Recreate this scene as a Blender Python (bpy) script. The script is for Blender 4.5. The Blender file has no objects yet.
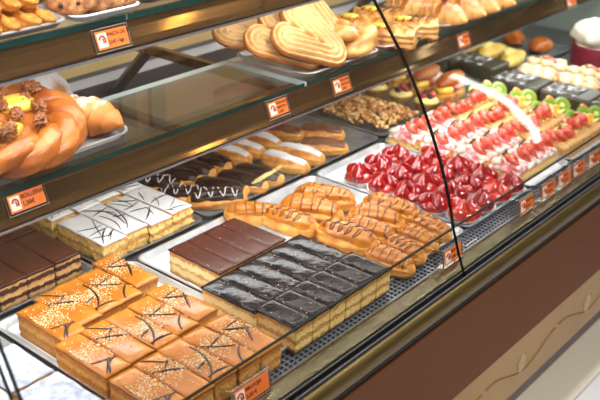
import bpy, bmesh, math, random
from mathutils import Vector, Matrix, noise
PI = math.pi
rnd = random.Random(7)
SC = bpy.context.scene
COL = SC.collection

# ------------------------------------------------------------------ colour / materials
def lin(c):
    return tuple(((v/255)/12.92 if v/255 <= .04045 else ((v/255+.055)/1.055)**2.4) for v in c) + (1,)

def nodes(name):
    m = bpy.data.materials.new(name); m.use_nodes = True
    nt = m.node_tree; b = nt.nodes['Principled BSDF']
    return m, nt, b

def setp(b, rough=.5, metal=0, sss=0, coat=0, spec=.5):
    b.inputs['Roughness'].default_value = rough; b.inputs['Metallic'].default_value = metal
    b.inputs['Coat Weight'].default_value = coat; b.inputs['Coat Roughness'].default_value = .08
    b.inputs['Specular IOR Level'].default_value = spec
    if sss:
        b.inputs['Subsurface Weight'].default_value = sss
        b.inputs['Subsurface Radius'].default_value = (1, .6, .3)
        b.inputs['Subsurface Scale'].default_value = .006

def add_bump(nt, b, scale, strength, dist=.002, detail=6, coords=None, w=None):
    n = nt.nodes.new('ShaderNodeTexNoise'); n.inputs['Scale'].default_value = scale; n.inputs['Detail'].default_value = detail
    if coords: nt.links.new(coords, n.inputs['Vector'])
    bp = nt.nodes.new('ShaderNodeBump'); bp.inputs['Strength'].default_value = strength; bp.inputs['Distance'].default_value = dist
    nt.links.new(n.outputs['Fac'], bp.inputs['Height']); nt.links.new(bp.outputs['Normal'], b.inputs['Normal'])
    return n

def mat(name, c1, c2=None, scale=40, lo=.35, hi=.65, rough=.5, metal=0, sss=0, coat=0, bump=0, bscale=120, bdist=.002, spec=.5, stretch=None):
    m, nt, b = nodes(name); setp(b, rough, metal, sss, coat, spec)
    tc = nt.nodes.new('ShaderNodeTexCoord'); co = tc.outputs['Object']
    if stretch:
        mp = nt.nodes.new('ShaderNodeMapping'); mp.inputs['Scale'].default_value = stretch
        nt.links.new(co, mp.inputs['Vector']); co = mp.outputs['Vector']
    if c2 is None: b.inputs['Base Color'].default_value = lin(c1)
    else:
        n = nt.nodes.new('ShaderNodeTexNoise'); n.inputs['Scale'].default_value = scale; n.inputs['Detail'].default_value = 5
        nt.links.new(co, n.inputs['Vector'])
        r = nt.nodes.new('ShaderNodeValToRGB'); r.color_ramp.elements[0].position = lo; r.color_ramp.elements[1].position = hi
        r.color_ramp.elements[0].color = lin(c1); r.color_ramp.elements[1].color = lin(c2)
        nt.links.new(n.outputs['Fac'], r.inputs['Fac']); nt.links.new(r.outputs['Color'], b.inputs['Base Color'])
    if bump: add_bump(nt, b, bscale, bump, bdist, coords=co)
    return m

def mat_z(name, stops, h, jitter=.25, nscale=60, rough=.6, sss=0, bump=.6, bscale=200, bdist=.003, spec=.4, dark=None):
    """colour bands along the object's own height: pastry layers, baked bases."""
    m, nt, b = nodes(name); setp(b, rough, 0, sss, 0, spec)
    tc = nt.nodes.new('ShaderNodeTexCoord'); sp = nt.nodes.new('ShaderNodeSeparateXYZ'); nt.links.new(tc.outputs['Object'], sp.inputs[0])
    n = nt.nodes.new('ShaderNodeTexNoise'); n.inputs['Scale'].default_value = nscale; n.inputs['Detail'].default_value = 6
    oi = nt.nodes.new('ShaderNodeObjectInfo'); rv = nt.nodes.new('ShaderNodeVectorMath'); rv.operation = 'MULTIPLY_ADD'   # no two slices broken the same way
    nt.links.new(oi.outputs['Random'], rv.inputs[0]); rv.inputs[1].default_value = (3, 5, 7); nt.links.new(tc.outputs['Object'], rv.inputs[2])
    nt.links.new(rv.outputs[0], n.inputs['Vector'])
    d = nt.nodes.new('ShaderNodeMath'); d.operation = 'DIVIDE'; d.inputs[1].default_value = h; nt.links.new(sp.outputs['Z'], d.inputs[0])
    s = nt.nodes.new('ShaderNodeMath'); s.operation = 'MULTIPLY_ADD'; s.inputs[1].default_value = jitter; s.inputs[2].default_value = -jitter*.5
    nt.links.new(n.outputs['Fac'], s.inputs[0])
    a = nt.nodes.new('ShaderNodeMath'); a.operation = 'ADD'; nt.links.new(d.outputs[0], a.inputs[0]); nt.links.new(s.outputs[0], a.inputs[1])
    r = nt.nodes.new('ShaderNodeValToRGB'); cr = r.color_ramp
    while len(cr.elements) < len(stops): cr.elements.new(.5)
    for e, (p, c) in zip(cr.elements, stops): e.position = p; e.color = lin(c)
    nt.links.new(a.outputs[0], r.inputs['Fac'])
    if dark:
        n2 = nt.nodes.new('ShaderNodeTexNoise'); n2.inputs['Scale'].default_value = dark[1]; n2.inputs['Detail'].default_value = 4
        nt.links.new(tc.outputs['Object'], n2.inputs['Vector'])
        r2 = nt.nodes.new('ShaderNodeValToRGB'); r2.color_ramp.elements[0].position = dark[2]; r2.color_ramp.elements[1].position = dark[2]+.12
        nt.links.new(n2.outputs['Fac'], r2.inputs['Fac'])
        mx = nt.nodes.new('ShaderNodeMix'); mx.data_type = 'RGBA'; mx.inputs['B'].default_value = lin(dark[0])
        nt.links.new(r2.outputs['Color'], mx.inputs['Factor']); nt.links.new(r.outputs['Color'], mx.inputs['A'])
        nt.links.new(mx.outputs['Result'], b.inputs['Base Color'])
    else: nt.links.new(r.outputs['Color'], b.inputs['Base Color'])
    add_bump(nt, b, bscale, bump, bdist, coords=tc.outputs['Object'])
    return m

def mat_radial(name, stops, R, seeds=None, rough=.3):
    """rings of colour around the object's own axis: cut fruit."""
    m, nt, b = nodes(name); setp(b, rough, 0, .2, .4)
    tc = nt.nodes.new('ShaderNodeTexCoord'); mp = nt.nodes.new('ShaderNodeMapping'); mp.inputs['Scale'].default_value = (1, 1, 0)
    nt.links.new(tc.outputs['Object'], mp.inputs['Vector'])
    l = nt.nodes.new('ShaderNodeVectorMath'); l.operation = 'LENGTH'; nt.links.new(mp.outputs[0], l.inputs[0])
    d = nt.nodes.new('ShaderNodeMath'); d.operation = 'DIVIDE'; d.inputs[1].default_value = R; nt.links.new(l.outputs['Value'], d.inputs[0])
    r = nt.nodes.new('ShaderNodeValToRGB'); cr = r.color_ramp
    while len(cr.elements) < len(stops): cr.elements.new(.5)
    for e, (p, c) in zip(cr.elements, stops): e.position = p; e.color = lin(c)
    nt.links.new(d.outputs[0], r.inputs['Fac']); nt.links.new(r.outputs['Color'], b.inputs['Base Color'])
    return m

def mat_glass(name, tint, f0=.04, rough=.0, haze=0.0):
    m = bpy.data.materials.new(name); m.use_nodes = True; nt = m.node_tree; nt.nodes.clear()
    o = nt.nodes.new('ShaderNodeOutputMaterial'); t = nt.nodes.new('ShaderNodeBsdfTransparent'); g = nt.nodes.new('ShaderNodeBsdfGlossy')
    t.inputs['Color'].default_value = tint; g.inputs['Roughness'].default_value = rough; g.inputs['Color'].default_value = (1, 1, 1, 1)
    lw = nt.nodes.new('ShaderNodeLayerWeight'); lw.inputs['Blend'].default_value = .5
    p = nt.nodes.new('ShaderNodeMath'); p.operation = 'POWER'; p.inputs[1].default_value = 4.5; nt.links.new(lw.outputs['Facing'], p.inputs[0])
    s = nt.nodes.new('ShaderNodeMath'); s.operation = 'MULTIPLY_ADD'; s.inputs[1].default_value = 1-f0; s.inputs[2].default_value = f0; nt.links.new(p.outputs[0], s.inputs[0])
    x = nt.nodes.new('ShaderNodeMixShader'); nt.links.new(s.outputs[0], x.inputs[0]); nt.links.new(t.outputs[0], x.inputs[1]); nt.links.new(g.outputs[0], x.inputs[2])
    nt.links.new(x.outputs[0], o.inputs['Surface'])
    return m

def mat_emit(name, c, s):
    m = bpy.data.materials.new(name); m.use_nodes = True; nt = m.node_tree; nt.nodes.clear()
    o = nt.nodes.new('ShaderNodeOutputMaterial'); e = nt.nodes.new('ShaderNodeEmission'); e.inputs[0].default_value = lin(c); e.inputs[1].default_value = s
    nt.links.new(e.outputs[0], o.inputs[0]); return m

M = {}
M['steel'] = mat('deck_steel', (120, 122, 126), (140, 142, 146), 30, rough=.38, metal=.8, stretch=(1, 12, 1))
M['tray'] = mat('tray_aluminium', (196, 200, 208), (222, 226, 232), 25, rough=.33, metal=.55, bump=.15, bscale=60)
M['tray_dark'] = mat('tray_rim_shadow', (120, 124, 132), (150, 154, 162), 25, rough=.35, metal=.6)  # darker copy of the tray metal, rim shadow put into the colour
M['liner'] = mat('paper_liner', (226, 232, 240), (240, 243, 248), 20, rough=.6, bump=.2, bscale=40)
M['bronze'] = mat('bronze_trim', (112, 82, 52), (134, 102, 66), 6, rough=.07, metal=.8, stretch=(1, 40, 40))
M['bronze_lip'] = mat('bright_trim', (190, 190, 200), rough=.2, metal=.9)
M['rail_tan'] = mat('champagne_rail', (112, 100, 76), (126, 114, 88), 8, rough=.22, metal=.85, stretch=(1, 30, 30))
M['gold'] = mat('olive_gold_bumper', (92, 76, 40), (106, 88, 50), 8, rough=.4, metal=.8, stretch=(1, 20, 20))
M['black'] = mat('dark_rubber', (20, 16, 14), rough=.5, spec=.2)
M['panel'] = mat('brown_laminate', (92, 50, 17), (98, 55, 21), 4, rough=.6, spec=.2, stretch=(2, 60, 60), bump=.08, bscale=40)
M['plinth'] = mat('gold_beige_plinth', (144, 108, 46), (158, 122, 58), 3, rough=.35, metal=.25)
M['kick'] = mat('kick_recess_shadow', (112, 100, 108), (122, 110, 118), 6, rough=.5)  # mauve is the recess shadow put into the plate's colour
M['relief'] = mat('relief_white_gold', (168, 142, 96), rough=.4)
M['relief_dark'] = mat('relief_brown', (118, 88, 44), rough=.5)
M['back_tan'] = mat('back_panel_cream', (214, 188, 130), (222, 198, 142), 3, rough=.5)
M['back_white'] = mat('back_panel_white', (216, 216, 220), rough=.5)
M['back_dark'] = mat('back_frame_dark', (66, 62, 62), (82, 76, 74), 5, rough=.4)
M['back_brown'] = mat('back_panel_brown', (128, 92, 80), (142, 104, 90), 5, rough=.5)
M['back_grey'] = mat('back_frame_grey', (120, 122, 130), rough=.4, metal=.4)
M['side'] = mat('end_panel_greygreen', (132, 146, 140), (144, 156, 150), 3, rough=.4)
M['glass'] = mat_glass('clear_glass', (.97, .985, .98, 1), .024)
M['glass_edge'] = mat('glass_edge_teal', (6, 44, 42), (12, 60, 56), 10, rough=.3, spec=.15)
M['glass_rim'] = mat('glass_edge_pale', (170, 190, 196), (186, 204, 208), 10, rough=.15)
M['lamp_bright'] = mat_emit('lamp_glow_bright', (250, 255, 244), 12)
M['glass_seam'] = mat('glass_edge_dark', (14, 24, 18), rough=.6, spec=.1)
M['orange'] = mat('orange_card', (238, 112, 40), (242, 122, 50), 5, rough=.5)
M['card_white'] = mat('card_white', (240, 232, 216), rough=.5)
M['card_red'] = mat('logo_red', (190, 44, 34), rough=.5)
M['ink'] = mat('ink', (52, 34, 26), rough=.6)
M['holder'] = mat_glass('acrylic_holder', (.86, .86, .84, 1), .12, .1)
M['holder_frame'] = mat('acrylic_edge', (160, 160, 160), rough=.2, metal=.3)
# food
M['choux'] = mat('baked_choux', (186, 106, 34), (232, 170, 84), 38, rough=.5, sss=.1, bump=.35, bscale=90)
M['caramel_glaze'] = mat('caramel_fondant', (170, 96, 26), (196, 124, 44), 24, rough=.24, coat=.1, bump=.2, bscale=60, spec=.35)
M['choc_glaze'] = mat('chocolate_fondant', (34, 16, 12), (50, 25, 20), 30, rough=.26, spec=.3, bump=.3, bscale=70)
M['choc_gloss'] = mat('dark_chocolate_icing', (20, 10, 14), (32, 18, 23), 26, rough=.16, bump=.4, bscale=70, bdist=.002, spec=.28)
M['choc_matte'] = mat('brown_chocolate_icing', (66, 30, 22), (80, 40, 30), 30, spec=.3, rough=.36, bump=.15, bscale=80)
M['choc_milk'] = mat('milk_chocolate_icing', (96, 54, 34), (126, 78, 52), 30, rough=.34, bump=.3, bscale=60)
M['choc_line'] = mat('chocolate_drizzle', (44, 24, 24), rough=.3)
M['cocoa_line'] = mat('cocoa_drizzle', (88, 40, 24), rough=.35)
M['white_icing'] = mat('white_fondant', (216, 216, 222), (228, 228, 232), 30, rough=.3, coat=.2, bump=.12, bscale=60)
M['almond'] = mat('chopped_almond', (214, 176, 124), (238, 214, 180), 200, rough=.5)
M['sugar'] = mat('icing_sugar', (146, 154, 176), (206, 210, 222), 60, rough=.8, bump=.5, bscale=160, bdist=.002)
L_cream = [(0, (196, 136, 66)), (.12, (206, 150, 78)), (.18, (246, 214, 138)), (.36, (244, 206, 126)), (.42, (198, 136, 64)), (.52, (204, 148, 80)), (.58, (246, 214, 140)), (.78, (240, 200, 120)), (.84, (200, 136, 62)), (1, (210, 152, 80))]
M['layers'] = mat_z('puff_and_custard_layers', L_cream, .05, .34, 130, dark=((196, 130, 60), 90, .6), bump=1, bscale=260)
M['layers_white'] = mat_z('puff_and_cream_layers', [(0, (206, 158, 92)), (.14, (214, 168, 100)), (.22, (250, 230, 174)), (.4, (246, 220, 156)), (.48, (208, 150, 78)), (.58, (250, 228, 168)), (.78, (246, 222, 162)), (.86, (206, 146, 76)), (1, (220, 168, 96))], .05, .3, 120, bump=.9, bscale=260)
M['layers_caramel'] = mat_z('caramel_sponge_layers', [(0, (186, 120, 52)), (.2, (220, 162, 84)), (.4, (190, 124, 54)), (.55, (226, 172, 96)), (.75, (192, 122, 50)), (1, (206, 134, 54))], .05, .4, 120, dark=((160, 98, 38), 110, .6), bump=1, bscale=260)
M['layers_choc'] = mat_z('chocolate_and_praline_layers', [(0, (196, 140, 82)), (.2, (214, 164, 106)), (.26, (70, 40, 28)), (.38, (74, 42, 28)), (.44, (220, 172, 112)), (.6, (206, 152, 92)), (.66, (72, 40, 28)), (.78, (84, 48, 32)), (.84, (214, 160, 100)), (1, (80, 46, 32))], .05, .34, 90, bump=1, bscale=220, dark=((226, 184, 132), 60, .6))
M['cream'] = mat('whipped_cream', (214, 202, 184), (232, 224, 212), 40, rough=.5, sss=.3, bump=.2, bscale=60)
M['cream_pink'] = mat('cream_with_syrup', (226, 110, 120), (252, 240, 234), 45, .38, .5, rough=.4, sss=.3, bump=.25, bscale=60)
M['strawberry'] = mat('strawberry_flesh', (204, 40, 32), (238, 128, 98), 70, rough=.25, coat=.5, bump=.5, bscale=260, bdist=.001)
M['straw_glazed'] = mat('glazed_strawberry', (124, 0, 6), (184, 8, 12), 45, rough=.1, coat=1, bump=.25, bscale=90)
M['straw_orange'] = mat('glazed_strawberry_orange', (186, 22, 12), (212, 50, 22), 45, rough=.1, coat=1, bump=.25, bscale=90)
M['jelly'] = mat('red_jelly', (130, 0, 10), (196, 40, 20), 30, rough=.08, coat=1, bump=.3, bscale=60)
M['custard'] = mat('yellow_custard', (244, 196, 60), (250, 216, 96), 30, rough=.3, coat=.3, bump=.2, bscale=50)
M['custard_pale'] = mat('pale_custard', (240, 222, 130), (248, 234, 160), 30, rough=.4, bump=.2, bscale=50)
M['leaf'] = mat('strawberry_leaf', (70, 120, 50), (110, 150, 70), 60, rough=.5)
M['case_paper'] = mat('white_paper_case', (232, 216, 214), (244, 234, 232), 60, rough=.7)
M['shortcrust'] = mat('shortcrust', (206, 146, 76), (226, 174, 104), 60, rough=.6, bump=.3, bscale=120)
M['berry'] = mat('dark_berry', (40, 24, 44), (74, 30, 50), 60, rough=.35, bump=.4, bscale=200)
M['raspberry'] = mat('raspberry', (150, 26, 50), (190, 50, 70), 90, rough=.4, bump=.6, bscale=300)
M['kiwi'] = mat_radial('kiwi_flesh', [(0, (226, 232, 170)), (.25, (206, 220, 120)), (.4, (104, 136, 30)), (.85, (150, 176, 56)), (1, (112, 120, 48))], .024)
M['citrus'] = mat_radial('orange_flesh', [(0, (255, 220, 130)), (.3, (248, 170, 40)), (.85, (244, 150, 30)), (.93, (250, 226, 170)), (1, (236, 140, 30))], .022)
M['wafer'] = mat('puff_strip', (206, 148, 84), (232, 184, 120), 30, rough=.5, bump=.5, bscale=60, stretch=(1, 6, 6))
M['danish'] = mat('glazed_danish', (150, 70, 18), (204, 120, 46), 16, .34, .66, rough=.34, coat=.15, bump=.7, bscale=90, bdist=.003)
M['danish_pale'] = mat('flaky_pastry_pale', (176, 100, 34), (228, 172, 98), 30, .36, .62, rough=.4, coat=.2, bump=.5, bscale=60, bdist=.003)
M['danish_sugar'] = mat('sugared_pastry', (214, 134, 66), (250, 240, 232), 22, .42, .56, rough=.6, bump=.5, bscale=90, bdist=.003)
M['ensaimada'] = mat('dusted_bun', (150, 100, 60), (186, 184, 190), 16, .38, .52, rough=.7, bump=.4, bscale=70)
M['walnut'] = mat('walnut', (116, 62, 30), (184, 116, 66), 90, rough=.4, bump=.7, bscale=160, bdist=.003)
M['nut'] = mat('caramelised_nut', (186, 112, 44), (236, 188, 116), 35, .35, .65, rough=.25, coat=.4, bump=.5, bscale=120)
M['nut_pale'] = mat('caramelised_nut_pale', (216, 160, 88), (244, 212, 150), 40, rough=.3, coat=.3, bump=.4, bscale=120)
M['nut_dark'] = mat('caramelised_nut_dark', (126, 66, 26), (170, 100, 44), 40, rough=.3, coat=.3, bump=.4, bscale=120)
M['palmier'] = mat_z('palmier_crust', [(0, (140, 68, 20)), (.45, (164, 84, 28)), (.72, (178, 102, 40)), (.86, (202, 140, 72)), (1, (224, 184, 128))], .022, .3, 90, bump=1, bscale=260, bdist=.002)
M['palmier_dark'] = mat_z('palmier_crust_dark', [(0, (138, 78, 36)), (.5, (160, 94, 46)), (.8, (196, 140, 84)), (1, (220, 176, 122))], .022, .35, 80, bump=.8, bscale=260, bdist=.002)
M['cookie'] = mat('cookie_dough', (126, 72, 34), (190, 128, 76), 90, rough=.7, bump=1, bscale=120, bdist=.004)
M['cookie_gold'] = mat('golden_biscuit', (176, 98, 26), (220, 150, 60), 50, rough=.6, bump=1, bscale=120, bdist=.004)
M['cookie_brown'] = mat('brown_biscuit', (150, 84, 44), (186, 118, 68), 40, rough=.5, bump=.4, bscale=100)
M['choc_chip'] = mat('chocolate_chip', (52, 32, 34), rough=.3)
M['cake_dark'] = mat('dark_chocolate_cake', (58, 56, 44), (74, 70, 56), 20, rough=.35, bump=.3, bscale=60)
M['cake_pink'] = mat_z('berry_cake_layers', [(0, (150, 60, 70)), (.35, (176, 80, 90)), (.45, (246, 232, 220)), (.7, (200, 110, 116)), (.8, (248, 238, 228)), (1, (250, 244, 236))], .05, .3, 40)
M['cake_cream'] = mat('meringue_cream', (222, 186, 130), (240, 230, 212), 40, .4, .6, rough=.5, bump=.5, bscale=60, bdist=.004)
M['yellow_pastry'] = mat('egg_yellow_pastry', (222, 178, 74), (244, 216, 128), 24, rough=.5, bump=.5, bscale=50, bdist=.004)
M['tile'] = mat('floor_tile', (226, 224, 226), (234, 232, 232), 3, rough=.3)
M['tile_cream'] = mat('floor_border', (240, 232, 210), (244, 236, 216), 3, rough=.35)
M['grout'] = mat('grout', (176, 170, 168), rough=.8)
M['plaster'] = mat('wall_plaster', (120, 104, 84), (130, 114, 92), 3, rough=.8)
M['ceiling_paint'] = mat('ceiling_paint', (222, 206, 180), (228, 212, 188), 3, rough=.8)
M['dusted'] = mat('sugar_on_chocolate', (66, 60, 50), (206, 208, 214), 60, .5, .66, rough=.7, bump=.4, bscale=100)
M['croissant_sugar'] = mat_z('sugared_croissant', [(0, (168, 84, 24)), (.45, (208, 124, 52)), (.80, (222, 150, 84)), (.92, (236, 226, 222)), (1, (252, 250, 250))], .066, .55, 40, rough=.55, bump=.5, bscale=90)
M['wall_dark'] = mat('wall_dark_paint', (66, 58, 50), (74, 66, 56), 3, rough=.8)
M['lamp'] = mat_emit('lamp_glow', (255, 250, 240), 14)
M['lamp_warm'] = mat_emit('lamp_glow_warm', (255, 220, 140), 34)
M['lamp_body'] = mat('lamp_body', (225, 225, 225), rough=.4)

# ------------------------------------------------------------------ objects
def link(o, parent=None):
    COL.objects.link(o)
    if parent: o.parent = parent
    return o

def mesh(name, verts, faces, m, parent=None, smooth=True, mats=None, fm=None):
    me = bpy.data.meshes.new(name); me.from_pydata([tuple(v) for v in verts], [], faces); me.validate()
    for x in (mats or [m]): me.materials.append(M[x] if isinstance(x, str) else x)
    if smooth: me.polygons.foreach_set('use_smooth', [True]*len(me.polygons))
    if fm and len(fm) == len(me.polygons): me.polygons.foreach_set('material_index', fm)
    me.update()
    return link(bpy.data.objects.new(name, me), parent)

def from_bm(name, bm, m, parent=None, smooth=False):
    me = bpy.data.meshes.new(name); bm.to_mesh(me); bm.free(); me.materials.append(M[m])
    if smooth: me.polygons.foreach_set('use_smooth', [True]*len(me.polygons))
    return link(bpy.data.objects.new(name, me), parent)

def tag(o, label, cat, group=None, kind=None):
    o['label'] = label; o['category'] = cat
    if group: o['group'] = group
    if kind: o['kind'] = kind
    return o

def thing(name, label, cat, group=None, loc=(0, 0, 0), rot=(0, 0, 0)):
    o = link(bpy.data.objects.new(name, None)); o.empty_display_size = .02
    o.location = loc; o.rotation_euler = rot
    return tag(o, label, cat, group)

def dup(o, parent=None):
    c = o.copy(); COL.objects.link(c); c.parent = parent
    for ch in list(o.children): dup(ch, c)
    return c

PROTO = {}
def place(key, make, loc, rz, label, cat, group, tilt=(0, 0), scale=1):
    """first use moves the prototype itself, later ones copy it and its parts"""
    if key not in PROTO:
        PROTO[key] = r = make()
    else: r = dup(PROTO[key])
    r.location = loc; r.rotation_euler = (tilt[0], tilt[1], rz); r.scale = (scale,)*3
    return tag(r, label, cat, group)

def empty(name): 
    o = link(bpy.data.objects.new(name, None)); o.empty_display_size = .02; return o

# ------------------------------------------------------------------ shape builders
def boxgrid(L, W, H, nx, ny, nz, f=None, cz=True):
    """closed box with gridded faces, base at z=0; f(p, n) moves a vertex"""
    vs, idx, fs = [], {}, []
    def v(i, j, k):
        if (i, j, k) not in idx:
            idx[(i, j, k)] = len(vs); p = Vector(((i/nx-.5)*L, (j/ny-.5)*W, k/nz*H))
            n = Vector(((i == nx)-(i == 0), (j == ny)-(j == 0), (k == nz)-(k == 0)))
            if f: p = f(p, n)
            vs.append(p)
        return idx[(i, j, k)]
    for i in range(nx):
        for j in range(ny):
            fs.append((v(i, j, nz), v(i+1, j, nz), v(i+1, j+1, nz), v(i, j+1, nz)))
            fs.append((v(i, j, 0), v(i, j+1, 0), v(i+1, j+1, 0), v(i+1, j, 0)))
    for k in range(nz):
        for i in range(nx):
            fs.append((v(i, 0, k), v(i+1, 0, k), v(i+1, 0, k+1), v(i, 0, k+1)))
            fs.append((v(i, ny, k), v(i, ny, k+1), v(i+1, ny, k+1), v(i+1, ny, k)))
        for j in range(ny):
            fs.append((v(0, j, k), v(0, j, k+1), v(0, j+1, k+1), v(0, j+1, k)))
            fs.append((v(nx, j, k), v(nx, j+1, k), v(nx, j+1, k+1), v(nx, j, k+1)))
    return vs, fs

def bevel_box(sx, sy, sz, loc=(0, 0, 0), bev=.002, seg=2):
    bm = bmesh.new(); bmesh.ops.create_cube(bm, size=1)
    for v in bm.verts: v.co = Vector((v.co.x*sx, v.co.y*sy, v.co.z*sz))+Vector(loc)
    if bev: bmesh.ops.bevel(bm, geom=bm.edges[:], offset=bev, segments=seg, affect='EDGES', profile=.5)
    return bm

def box(name, x0, x1, y0, y1, z0, z1, m, parent=None, bev=0):
    return from_bm(name, bevel_box(x1-x0, y1-y0, z1-z0, ((x0+x1)/2, (y0+y1)/2, (z0+z1)/2), bev), m, parent)

def tube_vf(path, r, seg=6, closed=False, vs=None, fs=None, rf=None):
    vs = [] if vs is None else vs; fs = [] if fs is None else fs
    path = [Vector(p) for p in path]; n = len(path); base = len(vs); up = Vector((0, 0, 1))
    for i, p in enumerate(path):
        if closed: t = path[(i+1) % n]-path[i-1]
        else: t = path[min(i+1, n-1)]-path[max(i-1, 0)]
        t = t.normalized() if t.length > 1e-9 else Vector((1, 0, 0))
        a = t.cross(up)
        a = a.normalized() if a.length > 1e-4 else Vector((1, 0, 0))
        b = a.cross(t); rr = r if rf is None else r*rf(i/(n-1))
        for k in range(seg):
            th = 2*PI*k/seg; vs.append(p+a*(math.cos(th)*rr)+b*(math.sin(th)*rr))
    m = n if closed else n-1
    for i in range(m):
        for k in range(seg):
            a0 = base+i*seg; b0 = base+((i+1) % n)*seg
            fs.append((a0+k, a0+(k+1) % seg, b0+(k+1) % seg, b0+k))
    if not closed:
        fs.append(tuple(base+k for k in range(seg))[::-1]); fs.append(tuple(base+(n-1)*seg+k for k in range(seg)))
    return vs, fs

def extrude_x(name, prof, x0, x1, m, parent=None, mats=None, fm=None, smooth=False):
    n = len(prof); vs = [(x0, y, z) for y, z in prof]+[(x1, y, z) for y, z in prof]
    fs = [(i, (i+1) % n, n+(i+1) % n, n+i) for i in range(n)]+[tuple(range(n))[::-1], tuple(range(n, 2*n))]
    return mesh(name, vs, fs, m, parent, smooth, mats, fm)

def icos(r, sub=2):
    bm = bmesh.new(); bmesh.ops.create_icosphere(bm, subdivisions=sub, radius=r)
    vs = [v.co.copy() for v in bm.verts]; fs = [tuple(v.index for v in f.verts) for f in bm.faces]; bm.free(); return vs, fs

def blob(name, r, m, parent=None, seed=0, amp=.2, sq=(1, 1, 1), loc=(0, 0, 0), sub=3, freq=2.2, rot=0):
    vs, fs = icos(1, sub); out = []
    cr, sr = math.cos(rot), math.sin(rot)
    for v in vs:
        d = 1+amp*noise.noise(v*freq+Vector((seed*3.1, seed*1.7, seed)))
        x, y, z = v.x*d*sq[0]*r, v.y*d*sq[1]*r, v.z*d*sq[2]*r
        out.append(Vector((x*cr-y*sr, x*sr+y*cr, z)))
    mz = min(v.z for v in out)
    for v in out: v.z -= mz
    o = mesh(name, out, fs, m, parent); o.location = loc; return o

def add_vf(VS, FS, vs, fs, mtx):
    b = len(VS); VS.extend([mtx @ v for v in vs]); FS.extend([tuple(b+i for i in f) for f in fs])

# ------------------------------------------------------------------ slices (rectangular cream slices)
def slice_body(name, L, W, H, seed, m, parent, amp=.0014):
    def f(p, n):
        q = Vector((p.x*130, p.y*130, p.z*200))+Vector((seed*7.3, seed, 0))
        d = noise.noise(q)*amp*1.3 + amp*.25*math.sin(p.z/H*2*PI*2.5+seed) + noise.noise(q*2.7)*amp*.8
        if n.z > 0 and n.x == 0 and n.y == 0: d = 0
        h = Vector((n.x, n.y, 0))
        if n.z < 0: return p-h*.0015
        return p+h*d
    nx, ny = max(4, int(L/.004)), max(4, int(W/.004))
    vs, fs = boxgrid(L-.002, W-.002, H, nx, ny, 9, f)
    return mesh(name, vs, fs, m, parent)

def slice_icing(name, L, W, z, t, seed, m, parent, over=.0006, sag=0, wob=.0005):
    def f(p, n):
        q = Vector((p.x*70, p.y*70, seed*5.1))
        e = over+noise.noise(q)*wob*1.6
        h = Vector((n.x, n.y, 0)); k = p.z/t
        p = p+h*(e*(1-.5*k))
        if n.z > 0 and (n.x or n.y): p.z -= t*.35
        p.z += noise.noise(Vector((p.x*35, p.y*35, seed)))*wob*1.4
        if n.z < 0 and (n.x or n.y): p.z -= abs(noise.noise(q*1.3))*.0018
        p.z -= sag*((2*p.x/L)**2)
        return p
    vs, fs = boxgrid(L, W, t, max(4, int(L/.005)), max(4, int(W/.006)), 2, f)
    for v in vs: v.z += z
    return mesh(name, vs, fs, m, parent)

def strokes(name, L, W, z, seed, m, parent, n=4, r=.0009, long=True, zf=None):
    R = random.Random(seed); vs, fs = [], []
    for s in range(n):
        a = R.uniform(-.9, .9) if not long else R.uniform(-.5, .5)+PI/4*R.choice((1, 1, -1))
        cx, cy = R.uniform(-.4, .4)*L, R.uniform(-.42, .42)*W; k = R.uniform(-14, 14)
        ln = R.uniform(.04, .11); pts = []; x, y = cx-math.cos(a)*ln/2, cy-math.sin(a)*ln/2; st = ln/14
        for i in range(15):
            if abs(x) < L*.485 and abs(y) < W*.485: pts.append((x, y, z+(zf(x, y) if zf else 0)))
            a += k*st; x += math.cos(a)*st; y += math.sin(a)*st
        if len(pts) > 3:
            th = R.uniform(.7, 1.5); tube_vf(pts, r*th, 5, vs=vs, fs=fs, rf=lambda t: .5+.9*math.sin(PI*min(1, max(0, t*1.0)))+.1)
    if vs: return mesh(name, vs, fs, m, parent)

def crumbs(name, L, W, z, seed, m, parent, n=60, band=None, s=.0016, group=None):
    R = random.Random(seed); VS, FS = [], []
    v0, f0 = icos(1, 1)
    for i in range(n):
        x = R.uniform(-.47, .47)*L; y = (R.gauss(band[0], band[1])*W if band else R.uniform(-.47, .47)*W)
        if abs(y) > W*.48: continue
        sc = Matrix.Diagonal((s*R.uniform(.7, 1.6), s*R.uniform(.5, 1), s*R.uniform(.4, .8), 1))
        add_vf(VS, FS, v0, f0, Matrix.Translation((x, y, z+s*.3)) @ Matrix.Rotation(R.uniform(0, PI), 4, 'Z') @ Matrix.Rotation(R.uniform(-.5, .5), 4, 'X') @ sc)
    o = mesh(name, VS, FS, m, parent, smooth=False); o['kind'] = 'stuff'; return o

def make_caramel(seed, L=.048, W=.128):
    def mk():
        t = empty('caramel_slice')
        slice_body('layered_base', L, W, .046, seed, 'layers_caramel', t, .0012)
        slice_icing('caramel_icing', L, W, .045, .0055, seed, 'caramel_glaze', t, .0006, .0006)
        strokes('chocolate_drizzle', L, W, .0510, seed*5+1, 'choc_line', t, 3, .0012, True)
        crumbs('chopped_almonds', L, W, .0505, seed*3+2, 'almond', t, 210, ((-.06, .04, .10)[seed % 3], .13), .0014)
        return t
    return mk

def make_white(seed, L=.0565, W=.146):
    def mk():
        t = empty('white_iced_slice')
        slice_body('layered_base', L+.002, W+.002, .046, seed, 'layers', t, .0032)
        slice_icing('white_icing', L, W, .045, .0045, seed, 'white_icing', t, .0002, 0)
        strokes('chocolate_drizzle', L, W, .0499, seed*7+3, 'choc_line', t, 7, .0008, True)
        return t
    return mk

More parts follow.
